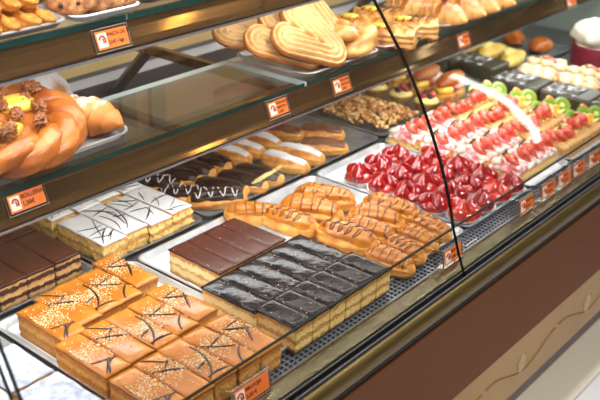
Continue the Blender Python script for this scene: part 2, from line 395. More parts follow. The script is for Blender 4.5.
def make_choc(seed, L=.045, W=.145, top='choc_gloss', body='layers_white', nm='chocolate_slice', H=.054, sag=.002, amp=.0012):
    def mk():
        t = empty(nm)
        slice_body('layered_base', L, W, H-.003, seed, body, t, amp)
        slice_icing('chocolate_icing', L, W, H-.004, .004, seed, top, t, .0007, sag)
        crumbs('pastry_crumbs', L*1.02, W, H-.001, seed*3+5, 'almond', t, 10, None, .0012)
        return t
    return mk

def make_powder(seed, L=.075, W=.11):
    def mk():
        t = empty('sugar_dusted_slice')
        slice_body('layered_base', L, W, .047, seed, 'layers', t, .002)
        slice_icing('sugar_topping', L, W, .046, .004, seed, 'sugar', t, -.0003, 0, .001)
        return t
    return mk

# ------------------------------------------------------------------ eclairs
def ecl_fn(L, W, H, ridges, seed, bend=0, amp=.06):
    def P(t, th, off=0):
        u = 2*t-1; r = max(0, 1-abs(u)**3.2)**.45
        rr = 1+amp*math.cos(ridges*th+7*t)*(1 if math.sin(th) > -.3 else .3)
        nz = noise.noise(Vector((t*9, math.cos(th)*1.6, math.sin(th)*1.6+seed*4.7)))
        rr *= 1+.10*nz
        y = math.cos(th)*W/2*r*rr; z = math.sin(th)*H/2*r*rr
        n = Vector((u*.25, math.cos(th)/W, math.sin(th)/H)).normalized()
        z = max(z, -H/2*.72)
        return Vector((u*L/2, y+bend*(1-u*u), z+H/2*.72))+n*off
    return P

def grid_surface(name, P, ts, ths, m, parent, closed_th=True, off=0):
    vs, fs = [], []
    for t in ts:
        for th in ths: vs.append(P(t, th, off))
    nt, nh = len(ts), len(ths)
    for i in range(nt-1):
        for k in range(nh if closed_th else nh-1):
            fs.append((i*nh+k, (i+1)*nh+k, (i+1)*nh+(k+1) % nh, i*nh+(k+1) % nh))
    return vs, fs

def make_eclair(seed, L=.13, W=.048, H=.042, top='caramel_glaze', line='cocoa_line', zig='cross', nm='caramel_eclair', cover=1.15, ridges=9, amp=.085, second=None):
    def mk():
        t = empty(nm); P = ecl_fn(L, W, H, ridges, seed, .004*((seed % 3)-1), amp)
        ts = [.002+.996*i/26 for i in range(27)]; ths = [2*PI*k/36 for k in range(36)]
        vs, fs = grid_surface('b', P, ts, ths, None, None)
        fs.append(tuple(range(36))); fs.append(tuple(range(26*36, 27*36))[::-1])
        mesh('choux_shell', vs, fs, 'choux', t)
        # icing cap: rises off the shell, tucks back under it along a wavy edge
        vs, fs = [], []; n1, n2 = 34, 18
        for i in range(n1):
            tt = .05+.9*i/(n1-1); 
            for k in range(n2):
                s = 2*k/(n2-1)-1; cv = cover*(1+.16*noise.noise(Vector((tt*7, seed*2.2, s*.6))))
                th = PI/2+s*cv; e = min(1, (1-abs(s))*5, (i/(n1-1))*9, (1-i/(n1-1))*9)
                off = -.0012+.0032*max(0, e)**.6
                p = P(tt, th, off)
                vs.append(p)
        for i in range(n1-1):
            for k in range(n2-1): a = i*n2+k; fs.append((a, a+1, a+n2+1, a+n2))
        mesh('icing', vs, fs, top, t)
        if line:
            vs, fs = [], []; R = random.Random(seed*13)
            if zig == 'cross':
                pts = []; N = 7
                for i in range(N*6+1):
                    w = i/(N*6); tt = .14+.7*w+R.uniform(-.004, .004); th = PI/2+.85*math.sin(w*N*PI)
                    pts.append(P(tt, th, .0025))
                tube_vf(pts, .0012, 5, vs=vs, fs=fs)
            elif zig == 'loops':
                pts = []
                for i in range(90):
                    w = i/89; pts.append(P(.15+.66*w+.05*math.cos(w*2*PI*5), PI/2+.7*math.sin(w*2*PI*5), .0025))
                tube_vf(pts, .0012, 5, vs=vs, fs=fs)
            else:
                for s in range(5):
                    t0 = .15+.15*s+R.uniform(-.03, .03); dt = R.uniform(.05, .2)
                    pts = [P(min(.93, t0+dt*k/9), PI/2-.9+1.8*k/9, .0025) for k in range(10)]
                    tube_vf(pts, .0012, 5, vs=vs, fs=fs)
            mesh('chocolate_drizzle' if line != 'white_icing' else 'white_drizzle', vs, fs, line, t)
        return t
    return mk

# ------------------------------------------------------------------ fruit
def strawberry_vf(L=.034, R=.014, seed=0, flat=.75):
    vs, fs = [], []; nu, nv = 12, 14
    for i in range(nu+1):
        u = i/nu; r = R*(math.sin(PI*min(1, u*1.02))**.75)*(1.15-.65*u) if 0 < i < nu else 0.0004
        for k in range(nv):
            th = 2*PI*k/nv; d = 1+.05*noise.noise(Vector((math.cos(th), math.sin(th), u*3+seed)))
            vs.append(Vector((math.cos(th)*r*d, math.sin(th)*r*flat*d, (1-u)*L)))
    for i in range(nu):
        for k in range(nv): fs.append((i*nv+k, (i+1)*nv+k, (i+1)*nv+(k+1) % nv, i*nv+(k+1) % nv))
    return vs, fs

def leaf_vf(r=.012, z=.034):
    vs, fs = [], []
    for k in range(6):
        a = 2*PI*k/6; b = len(vs)
        c, s = math.cos(a), math.sin(a)
        vs += [Vector((0, 0, z+.001)), Vector((c*r*.5-s*r*.2, s*r*.5+c*r*.2, z+.003)), Vector((c*r, s*r, z-.001)), Vector((c*r*.5+s*r*.2, s*r*.5-c*r*.2, z+.003)), Vector((0, 0, z-.002))]
        fs += [(b, b+1, b+2, b+3), (b+4, b+3, b+2, b+1), (b, b+3, b+4), (b, b+4, b+1)]
    return vs, fs

def strawberry(parent, loc, d, m='strawberry', L=.034, R=.014, leaf=False, seed=0, name='strawberry'):
    vs, fs = strawberry_vf(L, R, seed); o = mesh(name, vs, fs, m, parent); o.location = loc; o.rotation_euler = (Vector((0, 0, 1)).rotation_difference(Vector(d)).to_matrix() @ Matrix.Rotation(seed*1.3, 3, 'Z')).to_euler()
    if leaf:
        vs, fs = leaf_vf(R*.9, L); mesh('leaf', vs, fs, 'leaf', o)
    return o

def cup(parent, r0, r1, h, m, name='paper_case', n=48, flute=.05, th=.0012, nfl=24):
    vs, fs = [], []
    prof = [(r0*.3, 0), (r0, 0), (r1, h), (r1+.0006, h+.0005), (r1-th, h), (r0-th, .003), (r0*.3, .003)]
    for r, z in prof:
        for k in range(n):
            a = 2*PI*k/n; f = 1+flute*(1 if r > r0*.5 else 0)*math.cos(nfl*a)*(z/h*.6+.4); vs.append(Vector((math.cos(a)*r*f, math.sin(a)*r*f, z)))
    N = len(prof)
    for i in range(N):
        j = (i+1) % N
        for k in range(n): fs.append((i*n+k, i*n+(k+1) % n, j*n+(k+1) % n, j*n+k))
    return mesh(name, vs, fs, m, parent)

def make_red_tart(seed, fruit='straw_glazed'):
    def mk():
        R = random.Random(seed); t = empty('strawberry_tartlet')
        cup(t, .022, .0325, .014, 'case_paper', n=96, flute=.035)
        blob('jelly_filling', .0305, 'jelly' if fruit == 'straw_glazed' else 'straw_orange', t, seed, .12, (1, 1, .42), (0, 0, .004), 3)
        a0 = R.uniform(0, PI)
        for k in range(3):
            a = a0+k*2*PI/3+R.uniform(-.25, .25)
            strawberry(t, (math.cos(a)*.010, math.sin(a)*.010, .046+R.uniform(-.003, .003)), (math.cos(a)*.42, math.sin(a)*.42, -1), fruit, .041, .021, False, seed+k)
        strawberry(t, (0, 0, .052), (R.uniform(-.2, .2), R.uniform(-.2, .2), -1), fruit, .040, .018, False, seed+9)
        return t
    return mk

def make_berry_tart(seed):
    def mk():
        R = random.Random(seed); t = empty('berry_tartlet')
        cup(t, .026, .036, .028, 'shortcrust', 'pastry_cup', 96, .03, .004, 20)
        blob('custard', .033, 'custard_pale', t, seed, .08, (1, 1, .35), (0, 0, .018), 3)
        for k, (m, n, r) in enumerate([('berry', 'blackberry', .010), ('raspberry', 'raspberry', .010), ('berry', 'blackberry', .009), ('berry', 'blueberry', .007)]):
            a = k*1.7+seed; blob(n, r, m, t, seed+k, .15, (1, 1, .95), (math.cos(a)*.014, math.sin(a)*.014, .033), 2, 4)
        strawberry(t, (.004, -.022, .036), (.4, .6, .55), 'strawberry', .028, .012, False, seed)
        return t
    return mk

def cream_blobs(parent, L, W, z, n, seed, m='cream', r=.011, name='cream_rosette'):
    R = random.Random(seed)
    for k in range(n):
        x = -L/2+L*(k+.5)/n+R.uniform(-.003, .003)
        blob(name, r*R.uniform(.8, 1.15), R.choice(m) if isinstance(m, (list, tuple)) else m, parent, seed+k, .35, (1, 1, .8), (x, W+R.uniform(-.003, .003), z), 2, 2.6)

def make_straw_strip(seed, L=.25):
    def mk():
        t = empty('strawberry_cream_slice'); R = random.Random(seed)
        slice_body('pastry_base', L, .085, .022, seed, 'layers', t, .002)
        def f(p, n): 
            return p+Vector((0, 0, .008*noise.noise(p*45+Vector((seed, 0, 0)))*(p.z > .001)))
        vs, fs = boxgrid(L-.004, .078, .012, 40, 14, 2, f)
        for v in vs: v.z += .021
        mesh('cream_layer', vs, fs, 'cream_pink', t)
        for k in range(6):
            strawberry(t, (-L/2+.022+k*.041, -.036+R.uniform(-.004, .004), .041), (R.uniform(-.15, .15), .85, .42+R.uniform(-.1, .1)), 'strawberry', .050, .0175, k % 2 == 0, k)
        cream_blobs(t, L, .028, .028, 9, seed, ['cream', 'cream_pink'], .0115)
        cream_blobs(t, L, -.034, .026, 6, seed+4, ['cream', 'cream_pink'], .010)
        return t
    return mk

def disc(name, r, h, m, parent, loc, rot, half=False):
    n = 28; vs, fs = [], []
    rings = [(0, 0), (r*.5, 0), (r*.92, 0), (r, h*.2), (r, h*.8), (r*.92, h), (r*.5, h), (0, h)]
    for rr, z in rings:
        for k in range(n):
            a = (PI if half else 2*PI)*k/(n-1 if half else n); vs.append(Vector((math.cos(a)*max(rr, 1e-4), math.sin(a)*max(rr, 1e-4), z)))
    for i in range(len(rings)-1):
        for k in range(n if not half else n-1): fs.append((i*n+k, i*n+(k+1) % n, (i+1)*n+(k+1) % n, (i+1)*n+k))
    if half: fs.append(tuple(i*n for i in range(8))); fs.append(tuple(i*n+n-1 for i in range(8))[::-1])
    o = mesh(name, vs, fs, m, parent); o.location = loc; o.rotation_euler = rot; return o

def make_fruit_strip(seed, L=.28):
    def mk():
        t = empty('fruit_puff_strip'); R = random.Random(seed)
        def f(p, n):
            d = .0035*math.sin(p.x*330+p.y*60)+.003*noise.noise(p*50+Vector((seed, 0, 0)))
            return p+Vector((n.x*.001, n.y*d, (d if n.z > 0 else 0)))
        vs, fs = boxgrid(L, .085, .034, 70, 12, 5, f); mesh('puff_pastry', vs, fs, 'wafer', t)
        vs, fs = boxgrid(L*.55, .05, .008, 20, 8, 2, lambda p, n: p+Vector((0, 0, .004*noise.noise(p*40))))
        o = mesh('custard', vs, fs, 'custard_pale', t); o.location = (L*.18, .004, .035)
        for k in range(4):
            strawberry(t, (-.02+k*.016, -.030+.012*(k % 2), .046), (R.uniform(-.3, .3), .8, .6+R.uniform(-.2, .2)), 'strawberry', .044, .017, k == 0, k)
        for k in range(3): strawberry(t, (-.095+k*.022, -.028, .040), (R.uniform(-.3, .3), .85, .4), 'strawberry', .040, .016, k == 1, k+5)
        disc('kiwi_slice', .024, .004, 'kiwi', t, (.040, .026, .050), (.7, -.3, 0))
        disc('kiwi_slice', .025, .004, 'kiwi', t, (.075, .010, .052), (.75, -.35, 0))
        disc('kiwi_slice', .025, .004, 'kiwi', t, (.112, -.008, .050), (.6, -.5, 0))
        disc('orange_slice', .023, .004, 'citrus', t, (.100, .018, .054), (.8, -.2, .3))
        disc('orange_slice', .023, .004, 'citrus', t, (.060, -.022, .048), (.5, -.4, .3), True)
        for k in range(3): blob('cream_rosette', .010, 'cream', t, seed+k, .3, (1, 1, .8), (.02+.05*k, .03, .038), 2)
        return t
    return mk

# ------------------------------------------------------------------ breads
def crescent(name, L, R, m, parent, arc=1.3, seg=7, seed=0, sag=.14, flat=.8, n=60, nv=22):
    """rolled pastry: tapering tube along an arc with overlapping turns"""
    vs, fs = [], []; rad = L/arc
    for i in range(n):
        t = i/(n-1); a = (t-.5)*arc; c = Vector((math.sin(a)*rad, (1-math.cos(a))*-rad, 0)); tx = Vector((math.cos(a), -math.sin(a), 0)); nn = Vector((math.sin(a), math.cos(a), 0))
        w = max(.03, math.sin(PI*min(.985, max(.015, t))))**.65; saw = 1+sag*((t*seg) % 1-.5)*(1 if t < .5 else -1)
        for k in range(nv):
            th = 2*PI*k/nv; d = 1+.10*noise.noise(Vector((t*8, math.cos(th)*1.5, math.sin(th)*1.5+seed*3)))
            r = R*w*saw*d; z = max(math.sin(th)*r*flat, -R*.55*w); vs.append(c+nn*(math.cos(th)*r)+Vector((0, 0, z)))
    for i in range(n-1):
        for k in range(nv): fs.append((i*nv+k, i*nv+(k+1) % nv, (i+1)*nv+(k+1) % nv, (i+1)*nv+k))
    fs.append(tuple(range(nv))[::-1]); fs.append(tuple(range((n-1)*nv, n*nv)))
    mz = min(v.z for v in vs)
    for v in vs: v.z -= mz
    return mesh(name, vs, fs, m, parent)

def twisted(name, path, r, m, parent, seed=0, closed=False, nv=18, grooves=3, twist=10, amp=.16, flat=.85, taper=False):
    path = [Vector(p) for p in path]; n = len(path); vs, fs = [], []
    for i, p in enumerate(path):
        t = (path[(i+1) % n]-path[i-1]) if closed else (path[min(i+1, n-1)]-path[max(i-1, 0)])
        t.normalize(); a = t.cross(Vector((0, 0, 1))); a = a.normalized() if a.length > 1e-4 else Vector((1, 0, 0)); b = a.cross(t)
        s = i/n; w = 1 if not taper else max(.15, math.sin(PI*(.04+.92*i/(n-1))))**.6
        for k in range(nv):
            th = 2*PI*k/nv; d = 1+amp*math.cos(grooves*th+twist*s*2*PI)+.10*noise.noise(Vector((p.x*40+seed, p.y*40, th)))
            vs.append(p+a*(math.cos(th)*r*d*w)+b*(math.sin(th)*r*d*w*flat))
    for i in range(n if closed else n-1):
        for k in range(nv):
            j = (i+1) % n; fs.append((i*nv+k, i*nv+(k+1) % nv, j*nv+(k+1) % nv, j*nv+k))
    if not closed: fs.append(tuple(range(nv))[::-1]); fs.append(tuple(range((n-1)*nv, n*nv)))
    return mesh(name, vs, fs, m, parent)

def make_palmier(seed, m='palmier', S=1.0):
    def mk():
        A = [(Vector((0, -.046)), Vector((-.030, .030))), (Vector((0, -.046)), Vector((.030, .030)))]; r = .036
        def sd(p):
            ds = []
            for a, b in A:
                h = max(0, min(1, (p-a).dot(b-a)/(b-a).length_squared)); ds.append((p-a-(b-a)*h).length)
            return min(ds), abs(ds[0]-ds[1])
        n, rings = 96, 40; vs, fs = [], []; T = .022
        bd = []
        for k in range(n):
            a = 2*PI*k/n; d = Vector((math.cos(a), math.sin(a))); lo, hi = 0, .12
            for _ in range(20):
                mid = (lo+hi)/2
                if sd(d*mid)[0] < r: lo = mid
                else: hi = mid
            bd.append(lo*(1+.02*noise.noise(Vector((d.x*2, d.y*2, seed)))))
        for side in (1, 0):
            for j in range(rings+1):
                s = j/rings
                for k in range(n):
                    a = 2*PI*k/n; p = Vector((math.cos(a), math.sin(a)))*bd[k]*s
                    dd, sp = sd(p); edge = max(0, 1-s**7)**.5
                    z = T*(.42+.46*edge)+.0026*math.cos(2*PI*dd/.0105)*min(1, edge*1.5)+.0012*noise.noise(Vector((p.x*90, p.y*90, seed)))
                    z -= .004*math.exp(-(p.x/.004)**2)*(1 if p.y > -.03 else 0)
                    if not side: z = T*(.42-.42*edge)
                    q = 1+.03*(edge-.5)
                    vs.append(Vector((p.x*q, p.y*q, z)))
        N = (rings+1)*n
        for j in range(rings):
            for k in range(n):
                k2 = (k+1) % n; fs.append((j*n+k, (j+1)*n+k, (j+1)*n+k2, j*n+k2)); fs.append((N+j*n+k, N+j*n+k2, N+(j+1)*n+k2, N+(j+1)*n+k))
        for k in range(n): k2 = (k+1) % n; fs.append((rings*n+k, N+rings*n+k, N+rings*n+k2, rings*n+k2))
        return mesh('palmier', [v*S for v in vs], fs, m)
    return mk

def make_cookie(seed, r=.045, h=.014, m='cookie', chips=9, nm='chocolate_chip_cookie'):
    def mk():
        t = empty(nm) if chips else None
        vs, fs = [], []; n = 40; R = random.Random(seed)
        prof = [(0, 0), (.5, 0), (.85, .0), (.97, .22), (1, .45), (.95, .72), (.8, .9), (.5, 1), (.25, 1.03), (0, 1.03)]
        for s, z in prof:
            for k in range(n):
                a = 2*PI*k/n; d = 1+.05*noise.noise(Vector((math.cos(a)*2, math.sin(a)*2, seed)))
                q = noise.noise(Vector((math.cos(a)*s*7, math.sin(a)*s*7, seed+z)))*.0045*(z > .5)
                vs.append(Vector((math.cos(a)*s*r*d, math.sin(a)*s*r*d, z*h+q)))
        for i in range(len(prof)-1):
            for k in range(n): fs.append((i*n+k, i*n+(k+1) % n, (i+1)*n+(k+1) % n, (i+1)*n+k))
        if not chips: 
            return mesh(nm, vs, fs, m)
        mesh('cookie_body', vs, fs, m, t)
        for c in range(chips):
            a, q = R.uniform(0, 2*PI), r*.85*math.sqrt(R.random()); blob('chocolate_chip', .0055*R.uniform(.7, 1.2), 'choc_chip', t, seed+c, .3, (1, .9, .7), (math.cos(a)*q, math.sin(a)*q, h*.88), 1)
        return t
    return mk

# ------------------------------------------------------------------ trays
def rrect(w, d, r, n=6):
    pts = []
    for cx, cy, a0 in ((w/2-r, d/2-r, 0), (-w/2+r, d/2-r, PI/2), (-w/2+r, -d/2+r, PI), (w/2-r, -d/2+r, 3*PI/2)):
        for k in range(n+1): a = a0+PI/2*k/n; pts.append((cx+math.cos(a)*r, cy+math.sin(a)*r))
    return pts

def tray(x0, x1, y0, y1, z, label, m='tray', h=.012, liner=False, group='pastry trays in the display case', r=.022, sl=.012):
    w, d = x1-x0, y1-y0; t = thing('metal_tray', label, 'tray', group, ((x0+x1)/2, (y0+y1)/2, z))
    prof = [(sl+.001, 0), (.0015, h-.001), (0, h-.0015), (0, h), (.005, h+.0006), (sl+.002, .0022)]
    vs, fs = [], []; N = None
    for o, zz in prof:
        p = rrect(w-2*o, d-2*o, max(.004, r-o)); N = len(p); vs += [Vector((a, b, zz)) for a, b in p]
    for i in range(len(prof)-1):
        for k in range(N): fs.append((i*N+k, i*N+(k+1) % N, (i+1)*N+(k+1) % N, (i+1)*N+k))
    fs.append(tuple(range(N))[::-1]); fs.append(tuple(range((len(prof)-1)*N, len(prof)*N)))
    mesh('tray_body', vs, fs, m, t, smooth=False)
    if liner:
        o = sl+.004; p = rrect(w-2*o, d-2*o, .012); q = [Vector((a, b, .0026)) for a, b in p]+[Vector((a, b, .0032)) for a, b in p]
        f = [tuple(range(N))[::-1], tuple(range(N, 2*N))]+[(k, (k+1) % N, N+(k+1) % N, N+k) for k in range(N)]
        mesh('paper_liner', q, f, 'liner', t, smooth=False)
    return t

# ------------------------------------------------------------------ tags
def text_mesh(body, size, m, parent, loc, name='lettering'):
    c = bpy.data.curves.new(name, 'FONT'); c.body = body; c.size = size; c.extrude = .0001; c.align_x = 'LEFT'; c.align_y = 'CENTER'; c.space_line = .9; c.offset = .022*size
    o = bpy.data.objects.new(name, c); COL.objects.link(o)
    bpy.context.view_layer.update()
    me = bpy.data.meshes.new_from_object(o.evaluated_get(bpy.context.evaluated_depsgraph_get())); COL.objects.unlink(o); bpy.data.objects.remove(o)
    me.materials.clear(); me.materials.append(M[m]); r = link(bpy.data.objects.new(name, me), parent); r.location = loc; return r

def price_tag(loc, rot, w, h, lines, label, stand=False, group='orange price tags'):
    """local x along the card, local y up, local z out of the face"""
    t = thing('price_tag', label, 'price tag', group, loc, rot)
    from_bm('holder', bevel_box(w+.008, h+.008, .003, (0, 0, -.0017), .0006), 'holder', t)
    vs, fs = tube_vf([(-w/2-.004, -h/2-.004, 0), (w/2+.004, -h/2-.004, 0), (w/2+.004, h/2+.004, 0), (-w/2-.004, h/2+.004, 0)], .0007, 4, True)
    mesh('holder_rim', vs, fs, 'holder_frame', t, smooth=False)
    from_bm('card', bevel_box(w, h, .0008, (0, 0, .0004), 0), 'orange', t)
    from_bm('logo_patch', bevel_box(h*.62, h*.78, .0004, (-w/2+h*.40, 0, .0009), 0), 'card_white', t)
    cx = -w/2+h*.40; vs, fs = [], []
    tube_vf([(cx+math.cos(a)*h*.2, math.sin(a)*h*.24, .0012) for a in [(-.7+k*.28)*1.0 for k in range(14)]], h*.055, 5, vs=vs, fs=fs)
    tube_vf([(cx-.0+math.cos(a)*h*.08, -h*.04+math.sin(a)*h*.1, .0012) for a in [(-1.5+k*.4) for k in range(9)]], h*.05, 5, vs=vs, fs=fs)
    mesh('logo_swirl', vs, fs, 'card_red', t)
    n = len(lines)
    for i, (s, k) in enumerate(lines):
        text_mesh(s, h*k, 'ink', t, (-w/2+h*.80, h*(.24-.42*i if n < 3 else .3-.3*i), .0011))
    if stand:
        from_bm('stand_foot', bevel_box(w+.012, .003, .026, (0, -h/2-.0045, -.010), .0006), 'holder', t)
        for s in (-1, 1): from_bm('stand_side', bevel_box(.0025, h+.008, .024, (s*(w/2+.0055), 0, -.011), .0005), 'holder', t)
    return t
#@@PART2

# ================================================================== the place
FZ = -.75
def struct(o): o['kind'] = 'structure'; return o
# floor: border strip then large tiles
struct(box('floor', -3, 6.5, -4, .897, FZ-.05, FZ-.002, 'grout'))
fl = bpy.data.objects['floor']
vs, fs = [], []
def slab(x0, x1, y0, y1, z0, z1, vs=vs, fs=fs):
    b = len(vs); vs += [Vector(p) for p in ((x0, y0, z0), (x1, y0, z0), (x1, y1, z0), (x0, y1, z0), (x0, y0, z1), (x1, y0, z1), (x1, y1, z1), (x0, y1, z1))]
    fs += [(b, b+3, b+2, b+1), (b+4, b+5, b+6, b+7), (b, b+1, b+5, b+4), (b+1, b+2, b+6, b+5), (b+2, b+3, b+7, b+6), (b+3, b, b+4, b+7)]
y = .765
while y > -4:
    x = -2.66
    while x < 6: slab(x+.003, x+.397, y-.394, y, FZ-.01, FZ); x += .4
    y -= .4
struct(mesh('floor_tiles', vs, fs, 'tile', fl, smooth=False))
struct(box('floor_border', -3, 6.5, .771, .897, FZ-.01, FZ, 'tile_cream', fl))
struct(box('wall_back', -3, 6.5, 2.7, 2.8, FZ, 2.1, 'plaster'))
struct(box('wall_right', 6.5, 6.6, -4, 2.8, FZ, 2.1, 'wall_dark'))
struct(box('ceiling', -3, 6.6, -4, 2.8, 2.1, 2.2, 'ceiling_paint'))

# ------------------------------------------------------------------ display case
X0, X1 = -.05, 3.25
case = thing('display_case', 'long bronze and glass pastry display case with two shelves', 'display case')
deck = box('deck', X0, X1, .845, 1.80, -.02, 0, 'steel', case)
# front sill with the ventilation grille
fs, vs = [], []
def bar(x0, x1, y0, y1, z0, z1): slab(x0, x1, y0, y1, z0, z1, vs, fs)
bar(X0, X1, .8405, .846, -.018, .006); bar(X0, X1, .797, .803, -.018, .004)
n = int((X1-X0)/.0125)
for i in range(n):
    x = X0+i*.0125; bar(x, x+.0045, .803, .8405, -.004, .002)
for y in (.812, .8215, .831): bar(X0, X1, y-.0012, y+.0012, -.0035, .0016)
mesh('vent_grille', vs, fs, M.setdefault('grille', mat('grille_metal', (128, 132, 142), rough=.35, metal=.5)), case, smooth=False)
vs, fs = [], []
tube_vf([(1.508+.0042*k, .8065+.010*(k < 1)-.0015*(k == 1)+.003*(k % 2), .0045) for k in range(12)], .0011, 5, vs=vs, fs=fs)
mesh('maker_mark', vs, fs, 'card_white', case)
box('vent_channel', X0, X1, .797, .845, -.06, -.03, 'black', case)
extrude_x('sill_rail', [(.797, -.02), (.797, .005), (.790, .007), (.764, .004), (.762, -.004), (.762, -.05), (.790, -.05)], X0, X1, 'rail_tan', case)
for y in (.7605, .7465): extrude_x('rail_bead', [(y-.0006, -.004), (y-.0006, .0006), (y+.0006, .0006), (y+.0006, -.004)], X0, X1, 'back_grey', case)
extrude_x('glass_channel', [(.762, -.002), (.759, -.002), (.758, -.008), (.750, -.008), (.749, -.003), (.742, -.003), (.742, -.05), (.762, -.05)], X0, X1, 'black', case)
bp = [(.742, -.002)]+[(.742-.015*math.sin(a), -.022+.020*math.cos(a)) for a in [PI*k/18 for k in range(19)]]+[(.742, -.046)]
extrude_x('front_bumper', bp, X0, X1, 'gold', case, smooth=False)
box('shadow_gap', X0, X1, .754, .79, -.080, -.05, 'black', case)
box('front_panel', X0, X1, .750, .775, -.300, -.079, 'panel', case, .001)
pl = box('plinth', X0, X1, .752, .80, -.455, -.302, 'plinth', case)
box('kick_plate', X0, X1, .895, .92, FZ, -.40, 'kick', case)
box('underside', X0, X1, .775, 1.85, -.46, -.30, 'black', case)
# scrolls in relief along the plinth
for cx in (1.02, 1.38, 1.74, 2.10, 2.46):
    vs, fs = [], []
    tube_vf([(cx-.17+.34*k/24, .7515, -.385+.022*math.sin(k/24*2*PI+1.2)) for k in range(25)], .0022, 5, vs=vs, fs=fs)
    mesh('scroll_stem', vs, fs, 'relief_dark', pl)
    o = blob('scroll_leaf', .026, 'relief', pl, cx, .15, (.7, .08, 1.1), (cx, .7515, -.412), 3)
    for k in range(4): blob('scroll_bead', .0035, 'relief', pl, k, 0, (1, .6, 1), (cx-.02+.012*k, .751, -.375+.010*(k % 2)), 1)

# back of the case
box('back_panel', X0, X1, 1.80, 1.84, -.02, .115, 'back_brown', case)
box('back_rail', X0, X1, 1.795, 1.84, .115, .157, 'back_dark', case)
box('back_strip', X0, X1, 1.80, 1.84, .157, .183, 'back_white', case)
box('back_frame', X0, X1, 1.795, 1.84, .183, .193, 'back_grey', case)
box('back_door_panel', X0, X1, 1.80, 1.84, .193, .80, 'back_tan', case)
for x in (1.16, 1.46, 1.56, 2.2, 2.9): box('back_post', x-.025, x+.025, 1.785, 1.80, -.0, .12, 'back_dark', case, .002)
box('end_panel', X1, X1+.02, .80, 1.84, -.05, .74, 'side', case)
box('canopy', X0, X1, 1.02, 1.84, .76, .80, 'back_dark', case)
box('canopy_lamp', X0+.1, X1-.1, 1.09, 1.12, .748, .76, 'lamp', case)

# shelves
YS = 1.15
def shelf(zb, zt, x0, x1, spans, nm):
    """bronze fascia (bottom zb, top zt) carrying glass plates"""
    f = extrude_x('shelf_fascia', [(YS+.0045, zb), (YS, zb+.004)]+[(YS+h*(zt-zb)*0+o, zb+h*(zt-zb)) for h, o in ((.22, .0035), (.32, .0065), (.72, .0065+.4*(zt-zb)*.364), (.86, .0065+.4*(zt-zb)*.364+.0018), (1, .0065+.4*(zt-zb)*.364+.0026))]+[(YS+.05, zt), (YS+.05, zt-.006), (YS+.028, zt-.008), (YS+.016, zb)], x0, x1, 'bronze', case)
    extrude_x('fascia_lip', [(YS-.001, zb-.004), (YS-.001, zb+.0005), (YS+.012, zb+.0005), (YS+.012, zb-.004)], x0, x1, 'bronze_lip', case)
    for a, b in spans:
        o = extrude_x('glass_shelf', [(YS+.013, zt), (YS+.013, zt+.009), (YS+.24, zt+.009), (YS+.24, zt)], a, b, None, case, ['glass', 'glass_edge', 'glass_rim'], [0]*6)
        for p in o.data.polygons: p.material_index = 0 if abs(p.normal.z) > .5 else (2 if p.center.y > YS+.1 else 1)
shelf(.238, .288, X0, X1, [(X0, 1.412), (1.418, X1)], 'lower')
shelf(.468, .513, X0, X1, [(X0, .955), (.958, 2.3), (2.303, X1)], 'upper')
for zb in (.288, .513):
    for x in (.42, 1.405, 2.34):
        b = box('shelf_bracket', x-.008, x+.008, YS+.03, 1.79, zb-.024, zb-.002, 'bronze', case, .001)
for x in (1.405, 2.34):
    vs, fs = tube_vf([(x, 1.64, .268), (x, 1.785, .125)], .015, 4); mesh('shelf_strut', vs, fs, 'back_dark', case, smooth=False)
for z, y in ((.232, YS+.02), (.463, YS+.02)): box('shelf_lamp', X0+.05, X1-.05, y, y+.012, z-.004, z+.004, 'lamp', case)

# curved front glass
prof = [(.788, .088), (.800, .135), (.817, .185), (.836, .230), (.862, .285), (.895, .345), (.930, .400), (.975, .460), (1.02, .520), (1.06, .60), (1.08, .68), (1.085, .76)]
def pane(name, pr, x0, x1, th=.006):
    n = len(pr); off = []
    for i, (y, z) in enumerate(pr):
        a = Vector(pr[max(0, i-1)]); b = Vector(pr[min(n-1, i+1)]); t = (b-a).normalized(); off.append((y-t.y*-th*-1*-1 if False else y+t.y*th, z-t.x*th))
    loop = pr+off[::-1]; m = len(loop)
    vs = [(x0, y, z) for y, z in loop]+[(x1, y, z) for y, z in loop]
    fs = [(i, m+i, m+i+1, i+1) for i in range(m-1) if i != n-1]; fm = [0]*len(fs)
    for i in (n-1, m-1):        # polished edges get vertices of their own so the pane's shading stays true
        b = len(vs); vs += [vs[i], vs[m+i], vs[m+(i+1) % m], vs[(i+1) % m]]; fs.append((b, b+1, b+2, b+3)); fm.append(1)
    cb = len(vs); vs += vs[:2*m]
    for i in range(n-1):
        fs.append((cb+i, cb+i+1, cb+m-2-i, cb+m-1-i)); fm.append(1); fs.append((cb+m+i, cb+m+m-1-i, cb+m+m-2-i, cb+m+i+1)); fm.append(1)
    o = mesh(name, vs, fs, None, case, True, ['glass', 'glass_seam'], fm)
    for p in o.data.polygons:
        if p.material_index: p.use_smooth = False
    return o
fine = []
for i in range(len(prof)-1):
    for k in range(4):
        t = k/4; p0 = prof[max(0, i-1)]; p1, p2 = prof[i], prof[i+1]; p3 = prof[min(len(prof)-1, i+2)]
        fine.append(tuple(.5*((2*p1[c])+(-p0[c]+p2[c])*t+(2*p0[c]-5*p1[c]+4*p2[c]-p3[c])*t*t+(-p0[c]+3*p1[c]-3*p2[c]+p3[c])*t**3) for c in (0, 1)))
fine.append(prof[-1])
for a, b in ((X0, .472), (.480, 1.4185), (1.4200, 2.36), (2.362, X1)):
    pane('front_glass', fine, a, b)
    pane('lower_glass', [(.752, -.008), (.771, .040), (.7875, .0865)], a, b, .005)

